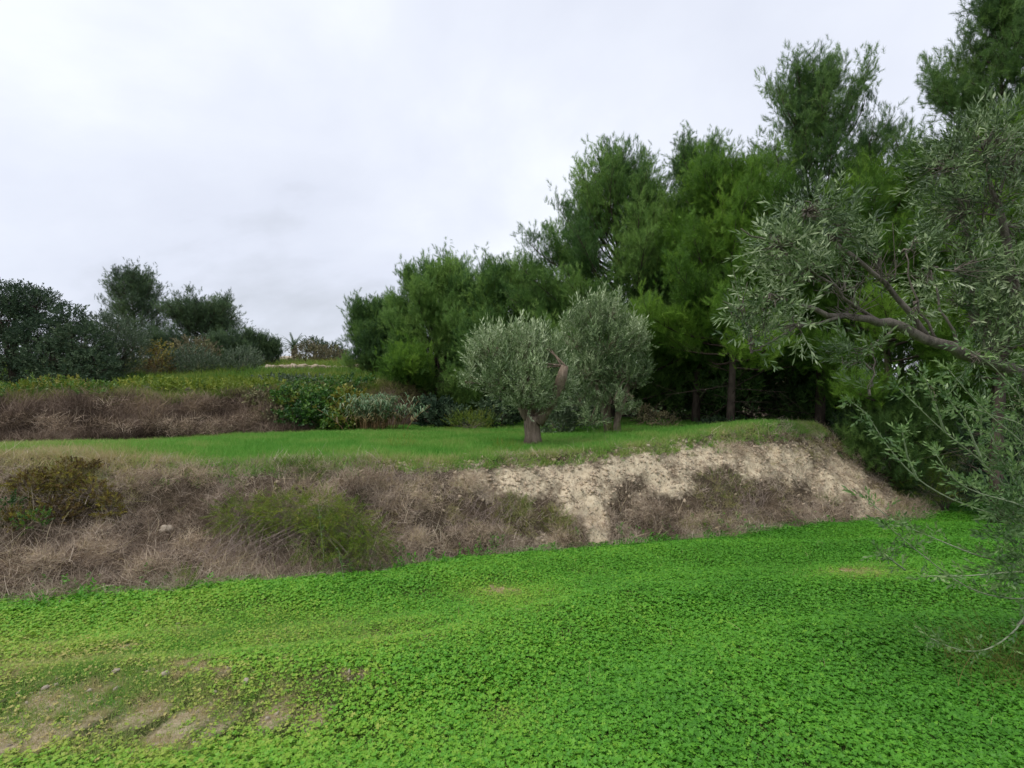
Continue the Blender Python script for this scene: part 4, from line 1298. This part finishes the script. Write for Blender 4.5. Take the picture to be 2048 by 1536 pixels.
# undergrowth at the foot of the wood
UG = 'shrubs at the foot of the wood'
for i, (px, d, lst, mt, pr, v, lab) in enumerate([
        (945, 17.5, [(940, 850, 17.5, 40, 16, 220), (965, 845, 17.8, 26, 16, 120)], M_aspar, FEATH, (.6, .2), 'bright green low shrub left of the pollarded olive trunk'),
        (880, 19, [(870, 830, 19, 36, 26, 200), (905, 845, 18.6, 30, 18, 150)], M_dkleaf, BROAD, (.3, .2), 'dark shrub under the rounded pine'),
        (1120, 15.5, [(1110, 845, 15.5, 34, 24, 170), (1150, 835, 15.8, 40, 26, 200)], M_grleaf, FINE, (.35, .2), 'grey green shrub between the two olive trees'),
        (1000, 18.5, [(1000, 830, 18.5, 36, 26, 200)], M_dkleaf, BROAD, (.3, .2), 'dark shrub behind the crown of the pollarded olive'),
        (1330, 16.6, [(1320, 845, 16.6, 40, 16, 120), (1290, 835, 16.8, 26, 22, 90)], M_brown, BROADS, (.3, .2), 'brownish twiggy undergrowth right of the rear olive tree'),
        (1440, 15.8, [(1450, 850, 15.8, 60, 10, 120)], M_dkleaf, BROADS, (.25, .2), 'dark undergrowth in the shade behind the mound'),
        (1740, 14.6, [(1730, 860, 14.6, 46, 22, 180), (1780, 880, 14.2, 40, 24, 160)], M_dkleaf, FINE, (.35, .2), 'dark green shrub behind the right shoulder of the mound'),
        (1890, 13.2, [(1870, 930, 13.2, 60, 40, 330), (1930, 960, 12.8, 60, 40, 330), (1850, 975, 13.0, 40, 26, 160)], M_aspar, FEATH, (.25, .2), 'feathery dark green shrub right of the mound'),
        (1990, 12.2, [(1990, 900, 12.4, 60, 50, 330), (2010, 980, 12.0, 60, 36, 260)], M_dkleaf, FINE, (.3, .2), 'dark shrub behind the near olive shoots at the right edge')]):
    bushp('shrub', lab, 'bush', px, d, lst, pr, mt, 70 + i, group=UG, val=v, scl=(.8, 1.3), stems=4, stem_r=.012)

# --- single plants on the lower bank
BK = 'plants on the lower bank'


def bankplant(name, label, px, py, lst, protos, mat, seed, lift=.05, **kw):
    b = hit(px, py)
    cl = []
    for (cx, cy, rx, ry, n) in lst:
        h_ = hit(cx, cy + ry * .3)
        d_ = h_[1] - lift
        cl.append((at(cx, cy, d_), np.array([rx, min(rx, ry) * .9, ry]) * d_ / F, n))
    return bush(name, label, 'bush', b, cl, protos, mat, seed, group=BK, **kw)


bankplant('asparagus_shrub', 'feathery green shrub spilling down the middle of the lower bank', 620, 1060,
          [(490, 1035, 60, 34, 330), (570, 1020, 56, 30, 330), (640, 1020, 46, 30, 300), (690, 1050, 46, 40, 330), (640, 1080, 36, 45, 260), (740, 1095, 34, 45, 240), (690, 1120, 30, 36, 160)], FEATH, M_aspar, 80, up=.1, out=.55, droop=.5,
          scl=(.5, .9), val=(.45, .22), stems=4, stem_r=.008, lift=.22)
bankplant('asparagus_shrub', 'small dark green shrub at the top of the bank above the feathery shrub', 600, 955, [(590, 942, 40, 16, 190), (630, 940, 20, 20, 110)], FEATH, M_aspar, 81, up=.4, scl=(.4, .7), val=(.35, .2), stems=3, stem_r=.006)
bankplant('bramble', 'bramble with yellow brown leaves at the left end of the lower bank', 110, 1000,
          [(60, 975, 50, 34, 340), (120, 965, 50, 34, 340), (180, 985, 40, 32, 260), (110, 1025, 60, 30, 320), (30, 1040, 40, 24, 180), (220, 1020, 24, 40, 160), (150, 935, 60, 14, 170)], BROADS, M_yleaf, 82, up=.4, scl=(.30, .6),
          val=(.45, .28), stems=5, stem_r=.007, lift=.0, shrink=.85)
bankplant('bramble', 'green leaved bramble low at the left edge of the bank', 20, 1030, [(15, 1020, 30, 26, 70), (70, 1040, 30, 22, 60)], BROADS, M_vine, 83, scl=(.3, .6), val=(.35, .25), stems=4, stem_r=.006, lift=.14)
for i, (px, py, rx, ry, n, v, lab) in enumerate([(1030, 1018, 28, 24, 130, .5, 'olive green tuft on the bank below the olive trunk'), (1112, 1048, 26, 26, 130, .5, 'olive green tuft beside the earth gully'),
                                                 (1655, 1005, 22, 10, 70, .3, 'small green tuft low on the mound'), (1440, 975, 60, 34, 200, .35, 'dull green twiggy shrub on the mound face'),
                                                 (1010, 900, 30, 14, 110, .75, 'tuft of tan grass at the foot of the pollarded olive'), (1230, 868, 40, 14, 150, .3, 'dark green grass tuft at the foot of the rear olive'),
                                                 (805, 892, 26, 14, 90, .7, 'yellowish weed tuft on the terrace edge left of the olive'), (370, 1165, 16, 14, 60, .6, 'small bright weed at the foot of the bank')]):
    bankplant('weed_tuft', lab, px, py + ry * .6, [(px, py, rx, ry, n)], FEATH, M_aspar, 84 + i, up=.7, scl=(.35, .65), val=(v, .2), stems=3, stem_r=.004)


# dry shrubs standing proud of the matted brush
M_dshrub = leaf_mat('dry_shrub_stems', [(0.07, 0.048, 0.03), (0.38, 0.285, 0.20), (0.62, 0.50, 0.385), (0.54, 0.43, 0.25)], .8, .15, .15)
TW = [proto_strands(600 + i, 9, .22, .004, 1.0, 1.6, 3) for i in range(5)]
TWF = [proto_strands(610 + i, 9, .36, .010, 1.0, 1.5, 3) for i in range(5)]
for i, (px, py, rx, ry, v, lab) in enumerate([
        (60, 1130, 60, 40, .55, 'dry grey shrub at the left edge, lowest on the bank'), (190, 1110, 60, 40, .45, 'dry grey shrub below the yellow bramble'), (300, 1140, 50, 36, .5, 'dry grey shrub at the bank foot left of the bare pale canes'),
        (290, 960, 60, 34, .5, 'dry shrub high on the bank right of the yellow bramble'), (400, 950, 50, 28, .55, 'dry shrub high on the bank left of the small dark green shrub'), (390, 1090, 44, 36, .6, 'pale dry shrub left of the feathery green shrub'),
        (720, 960, 50, 30, .4, 'reddish grey dry shrub near the top of the bank'), (830, 1000, 56, 40, .45, 'dry shrub right of the feathery green shrub'), (850, 1090, 50, 40, .55, 'pale grey dry shrub at the bank foot right of the feathery shrub'),
        (940, 960, 40, 30, .45, 'dry shrub under the bare earth lip left of the olive'), (970, 1070, 46, 34, .4, 'dark dry shrub at the bank foot left of the gully'), (1130, 1085, 34, 24, .45, 'small dry shrub at the foot of the gully'),
        (1290, 1025, 44, 34, .45, 'dry shrub just right of the gully'), (1390, 1040, 50, 28, .35, 'dry shrub at the foot of the mound'), (1560, 1030, 60, 28, .35, 'dark dry shrub at the foot of the mound, right half'),
        (1660, 1035, 40, 22, .3, 'dark twiggy shrub at the right foot of the mound'), (1720, 925, 40, 22, .5, 'dry shrub on the right shoulder of the mound'), (1480, 900, 60, 20, .5, 'dry tuft on the crest of the mound'),
        (1840, 1010, 50, 24, .55, 'reddish brown dry shrub at the right tip of the mound')]):
    bankplant('dry_shrub', lab, px, py + ry * .5, [(px - rx * .35, py, rx * .6, ry * .8, 70), (px + rx * .35, py + 4, rx * .6, ry * .8, 70)], TW, M_dshrub, 120 + i, up=.35, out=.5, scl=(.5, 1.1), val=(v, .22), stems=3, stem_r=.004, lift=.06)
for i, (px, py, d, rx, ry, v, lab) in enumerate([
        (25, 845, 14.6, 60, 30, .2, 'dark dry bramble mound at the left end of the upper bank'), (115, 850, 14.9, 50, 26, .25, 'second dark bramble mound from the left on the upper bank'), (215, 855, 15.3, 50, 22, .4, 'brown bramble mound near the foot of the upper bank'),
        (240, 815, 16.4, 60, 22, .35, 'brown bramble mound near the top of the upper bank'), (330, 850, 15.7, 46, 22, .3, 'dark bramble mound in the middle of the upper bank'), (420, 850, 16.2, 50, 22, .4, 'brown bramble mound right of the middle of the upper bank'),
        (500, 845, 16.8, 46, 22, .45, 'pale brown bramble mound at the right end of the upper bank'), (420, 812, 17.4, 50, 18, .3, 'dark bramble mound under the grassy lip of the upper bank')]):
    b = gbase(px, d)
    bush('dry_shrub', lab, 'bush', b, [px_clump(px - rx * .3, py, d, rx * .6, ry * .8, 60), px_clump(px + rx * .35, py + 3, d, rx * .6, ry * .75, 60)], TWF, M_dshrub, 150 + i, group='dry bramble mounds on the upper bank', up=.35, out=.5, scl=(.6, 1.1), val=(v * .8, .2), stems=3, stem_r=.006)


# bare arching bramble canes
def dead_canes(label, px, py, w, h, n, seed):
    rng = np.random.default_rng(seed)
    b = hit(px, py)
    root = thing('bramble_canes', label, 'bush', b, 'bare bramble canes on the lower bank')
    g = G()
    for i in range(n):
        a = hit(px + w * (rng.random() - .25), py - h * (.5 + .6 * rng.random()))
        e = hit(px + w * (rng.random() - .75), py + h * (.25 + .4 * rng.random()))
        t = np.linspace(0, 1, 8)[:, None]
        out = np.array([0, -1, .35]) * (.10 + .22 * rng.random())
        P = a + (e - a) * t + out * np.sin(t * np.pi) ** .8 + rng.normal(size=(8, 3)) * .012
        g.tube(P, np.linspace(.0035, .0018, 8), 4)
        for j in range(4):
            k = rng.integers(2, 7)
            q = P[k] + rng.normal(size=3) * .07
            g.tube(np.array([P[k], (P[k] + q) / 2 + .01 * rng.normal(size=3), q]), [.002, .0016, .001], 3)
    g.build('canes', M_canes, root, False, b)


M_canes = rough_mat('dead_cane', (0.17, 0.12, 0.10), (0.36, 0.29, 0.25), 20, .2)
dead_canes('tangle of bare pale canes under the feathery green shrub', 520, 1095, 190, 80, 46, 1)
dead_canes('bare reddish canes hanging near the top of the bank', 790, 960, 120, 50, 26, 2)
dead_canes('bare canes low on the mound', 1490, 1020, 90, 50, 20, 3)
dead_canes('bare canes on the bank left of the earth gully', 960, 1040, 130, 60, 18, 4)


# slender green stalk with leaves
def stalk(label, px, py, top, seed):
    rng = np.random.default_rng(seed)
    b = hit(px, py)
    d = b[1] - .08
    root = thing('weed_stalk', label, 'plant', b, 'tall weed stalks at the foot of the bank')
    g = G(); gl = G()
    t = np.linspace(0, 1, 7)[:, None]
    e = at(px - 15, top, d)
    P = b + (e - b) * t + rng.normal(size=(7, 3)) * .008
    g.tube(P, np.linspace(.004, .0015, 7), 4)
    n = 9
    f_ = .3 + .7 * rng.random(n)
    pos = np.stack([np.interp(f_, t[:, 0], P[:, j]) for j in range(3)], -1)
    fr = frames(rng.normal(size=(n, 3)) + (0, 0, .6), rng)
    gl.inst(BROADS[0], pos, fr, .3 + .2 * rng.random(n), np.clip(.6 + .2 * rng.normal(size=n), 0, 1))
    g.build('stem', M_sucker, root, True, b)
    gl.build('leaves', M_vine, root, False, b)


stalk('pale leaning stalk beside the stone at the foot of the bank', 690, 1165, 1095, 1)
stalk('upright green stalk rising through the feathery shrub', 652, 1150, 1010, 2)


# grass tuft at the foot of the near olive
def foot_tuft():
    rng_ = np.random.default_rng(55)
    b = hit(2010, 1350)
    root = thing('grass_tuft', 'tuft of long brownish green grass at the foot of the near olive', 'grass', b)
    g = G()
    pr_ = [proto_strands(700 + i, 14, .34, .0035, .9, .8, 4) for i in range(3)]
    n = 60
    pos = b + np.stack([rng_.normal(size=n) * .20, rng_.normal(size=n) * .22, np.zeros(n)], -1)
    pos[:, 2] = ground_z(pos[:, 0], pos[:, 1])
    fr = frames(np.array([-.25, -.1, 1.]) + .3 * rng_.normal(size=(n, 3)), rng_)
    for k_ in range(3):
        m_ = np.arange(n) % 3 == k_
        g.inst(pr_[k_], pos[m_], fr[m_], .7 + .5 * rng_.random(m_.sum()), np.clip(.5 + .25 * rng_.normal(size=m_.sum()), 0, 1))
    g.build('blades', M_tuft, root, False, b)


M_tuft = leaf_mat('brownish_grass', [(0.06, 0.09, 0.015), (0.15, 0.16, 0.03), (0.28, 0.22, 0.07)], .6, .25)
foot_tuft()

# stones
M_stone = rough_mat('limestone', (0.34, 0.28, 0.21), (0.62, 0.54, 0.43), 18, .6)


def stone_mesh(seed, sx=1, sy=1, sz=.7):
    rng = np.random.default_rng(seed)
    n, m = 9, 7
    V = [(0, 0, -sz)]
    for j in range(1, m):
        th = math.pi * j / m
        for i in range(n):
            ph = 2 * math.pi * (i + .5 * (j % 2)) / n
            rr = 1 + .22 * rng.normal() * .8
            V.append((sx * rr * math.sin(th) * math.cos(ph), sy * rr * math.sin(th) * math.sin(ph), -sz * rr * math.cos(th)))
    V.append((0, 0, sz))
    T = []
    for i in range(n):
        T.append((0, 1 + (i + 1) % n, 1 + i))
        T.append((len(V) - 1, 1 + (m - 2) * n + i, 1 + (m - 2) * n + (i + 1) % n))
    for j in range(m - 2):
        for i in range(n):
            a = 1 + j * n + i; b = 1 + j * n + (i + 1) % n; c = a + n; d_ = b + n
            T += [(a, b, d_), (a, d_, c)]
    g = G(); g.add(np.array(V), np.array(T))
    return g.mesh('stone', M_stone)


STM = [stone_mesh(i, 1, .8, .62) for i in range(5)]
for i, (px, py, r, lab) in enumerate([(492, 1366, 8, 'white stone lying alone on the worn patch of the lower lawn'), (678, 1152, 13, 'rounded pale stone at the foot of the bank under the feathery shrub'),
                                      (332, 1062, 14, 'large pale rock half buried in the dry brush'), (508, 1335, 5, 'small pale stone just above the white one on the lawn'),
                                      (232, 1344, 8, 'flat pale stone in the upper bare patch on the left'), (330, 1350, 9, 'grey stone at the left end of the middle bare patch'),
                                      (90, 1378, 7, 'pale stone in the bare patch near the left edge'), (206, 1212, 8, 'pale stone where the dry brush meets the lawn on the left'),
                                      (1372, 886, 5, 'small white stone on the top edge of the bank'), (930, 911, 6, 'pale stone on the bank edge left of the olive'),
                                      (1296, 893, 6, 'pale stone on the bank edge right of the olive'), (430, 1385, 5, 'small stone left of the white stone on the lawn')]):
    p = hit(px, py)
    o = bpy.data.objects.new('stone', STM[i % 5]); COL.objects.link(o)
    s = r * p[1] / F
    o.scale = (s, s, s); o.rotation_euler = (.3 * math.sin(i), .2 * math.cos(i), i * 1.7)
    o.location = (p[0], p[1], p[2] + s * .12)
    tag(o, lab, 'stone', 'loose stones')
# small pebbles and clods
x, y = rand_in(-9, 13, 1.8, 15, 260)
k = seen(x, y); x = x[k]; y = y[k]
d, w = bank1(x, y); zz = ground_z(x, y)
b, th = lawn_bare(x, y); bb = bank_bare(x, y, zz)
k = rng.random(len(x)) < np.where(d < 0, .9 * sstep(.25, .6, b) + .01 * th, np.where(d < w * 1.05, .85 * sstep(.2, .6, bb) + .02, 0))
x = x[k]; y = y[k]; zz = zz[k]
STV = []
for i in range(4):
    g = G()
    r_ = np.random.default_rng(900 + i)
    v = np.array([(1, 0, 0), (-1, 0, 0), (0, 1, 0), (0, -1, 0), (0, 0, .7), (0, 0, -.7)]) * (1 + .3 * r_.normal(size=(6, 1)))
    f_ = np.array([(0, 2, 4), (2, 1, 4), (1, 3, 4), (3, 0, 4), (2, 0, 5), (1, 2, 5), (3, 1, 5), (0, 3, 5)])
    STV.append((v, f_))
scatter('pebbles', 'pale pebbles and clods on the bare earth', 'pebbles', np.stack([x, y, zz], -1), rng.random(len(x)), .006 + .022 * rng.random(len(x)) ** 2.5, STV, M_stone, .8, 12)

# clods and stones of the bare bank
M_clod = rough_mat('earth_clod', (0.40, 0.31, 0.21), (0.68, 0.56, 0.42), 14, .6)
x, y = rand_in(-4, 12.5, 6.0, 15, 420)
d, w = bank1(x, y); zz = ground_z(x, y)
bb = bank_bare(x, y, zz)
k = (d > -.25) & (d < w * 1.05) & (rng.random(len(x)) < .8 * sstep(.15, .6, bb) + .02)
x = x[k]; y = y[k]; zz = zz[k]
scatter('earth_clods', 'crumbled pale earth clods on the bare face of the bank', 'clods', np.stack([x, y, zz], -1), rng.random(len(x)), .008 + .05 * rng.random(len(x)) ** 3, STV, M_clod, .8, 13)

# long bleached stems standing out of the brush
x, y = rand_in(-11, 12.5, 3.0, 15.0, 40)
d, w = bank1(x, y); zz = ground_z(x, y)
k = (d > 0) & (d < w * 1.02) & seen(x, y, 2.4) & (bank_bare(x, y, zz) < .35) & (fbm(x, y, .6, 3, 131) > .45)
x = x[k]; y = y[k]; zz = zz[k]
STEM = [proto_strands(340 + i, 7, .34, .0048, 1.1, 1.0, 5) for i in range(6)]
scatter('dry_stems', 'long bleached stems sticking out of the dry brush', 'dry stems', np.stack([x, y, zz], -1), .60 + .22 * rng.random(len(x)), .6 + .7 * rng.random(len(x)), STEM, M_dry, .5, 16)

# weeds along the foot of the bank and pale stalks in the lawn
x, y = rand_in(-9, 12, 3.5, 14, 300)
d, w = bank1(x, y)
n = fbm(x, y, .45, 3, 121)
k = seen(x, y) & (np.abs(d) < .30) & (rng.random(len(x)) < 1.8 * (n - .46)) & (bank_bare(x, y, ground_z(x, y)) < .2)
x = x[k]; y = y[k]
FOOT = [proto_clover(40 + i, .055, .09 + .03 * i) for i in range(3)] + [(lambda p_: (p_[0] * .55, p_[1]))(proto_shoot(570 + i, 12, .34, .10, .05, 1.2)) for i in range(3)]
scatter('bank_foot_weeds', 'darker leafy weeds along the foot of the lower bank', 'weeds', np.stack([x, y, ground_z(x, y)], -1), 0 + .25 * rng.random(len(x)), .35 + .7 * rng.random(len(x)), FOOT, M_clover, .3, 14)
x, y = rand_in(-8, 12, 1.8, 12, 9)
d, w = bank1(x, y)
k = seen(x, y) & (d < .1); x = x[k]; y = y[k]
STALK = [proto_strands(320 + i, 3, .13, .0028, .8, .9, 4) for i in range(5)]
scatter('lawn_stalks', 'thin pale grass stalks standing out of the clover', 'grass', np.stack([x, y, ground_z(x, y)], -1), .55 + .45 * rng.random(len(x)), .6 + .8 * rng.random(len(x)), STALK, M_grass, .3, 15)

# dry stone wall on the hillside
M_wstone = rough_mat('field_stone', (0.22, 0.17, 0.12), (0.48, 0.40, 0.30), 6, .6)
WSM = []
for q_ in STM:
    q_ = q_.copy(); q_.materials[0] = M_wstone; WSM.append(q_)


def stone_wall():
    rng = np.random.default_rng(8)
    b = hit(640, 752, 20)
    root = thing('stone_wall', 'low pale dry stone wall crossing the hillside below the palm', 'wall', b)
    for i in range(90):
        px = 528 + 212 * (i + rng.random()) / 90
        d = 37 + 2.0 * (px - 528) / 212
        py = np.interp(px, [528, 600, 680, 740], [744, 747, 750, 757])
        p = at(px, py, d)
        p[2] = max(gz(p[0], d), p[2] - .3) + .12 + (.25 if i % 3 == 0 else 0) * (rng.random() < .8)
        o = bpy.data.objects.new('stone', WSM[i % 5]); COL.objects.link(o); o.parent = root
        s = .15 + .22 * rng.random()
        o.scale = (s * 1.4, s, s * .8); o.rotation_euler = (.2 * rng.normal(), .2 * rng.normal(), rng.random() * 6.28)
        o.location = Vector(p - b)


stone_wall()
for i, (px, py, d, r, lab) in enumerate([(580, 712, 56, 14, 'pale rock outcrop below the palm')]):
    p = at(px, py, d)
    o = bpy.data.objects.new('rock', STM[2]); COL.objects.link(o)
    s = r * d / F
    o.scale = (s * 1.5, s, s); o.location = (p[0], p[1], gz(p[0], p[1]) + s * .4)
    tag(o, lab, 'rock')

# palm on the skyline
def palm():
    rng = np.random.default_rng(9)
    d = 62
    b = gbase(588, d)
    top = at(588, 694, d)
    root = thing('palm_tree', 'palm with arching fronds on the skyline of the hill', 'tree', b)
    g = G(); g.tube(np.array([b + (0, 0, -.2), (b + top) / 2, top]), [.35, .3, .34], 9, bumpy=.2, rng=rng)
    g.build('trunk', M_bark, root, True, b)
    for i in range(26):
        az = i * GA; el = 1.25 - 1.3 * (i / 26)
        L_ = 2.0 + .4 * rng.random()
        gl = G()
        dv = np.array([math.cos(az) * math.cos(el), math.sin(az) * math.cos(el), math.sin(el)])
        p = top.copy(); P = [p]
        for j in range(7):
            dv = dv + np.array([0, 0, -.11]); dv /= np.linalg.norm(dv); p = p + dv * L_ / 7; P.append(p)
        P = np.array(P)
        gl.tube(P, np.linspace(.03, .008, 8), 4)
        for j in range(1, 8):
            for k in range(2):
                for s_ in (-1, 1):
                    sdv = np.cross(P[j] - P[j - 1], [0, 0, 1.]); sdv /= np.linalg.norm(sdv) + 1e-9
                    q = P[j - 1] + (P[j] - P[j - 1]) * (.5 * k)
                    tip = q + (sdv * s_ * .7 + (P[j] - P[j - 1]) * 3.0 / 1 * .8 + np.array([0, 0, -.05])) * .42 * (1.1 - .08 * j)
                    wv = (P[j] - P[j - 1]) * .2
                    gl.add([q - wv, q + wv, tip], [(0, 1, 2)], .4 + .15 * rng.normal())
        gl.build('frond', M_pine_f, root, False, b)


palm()
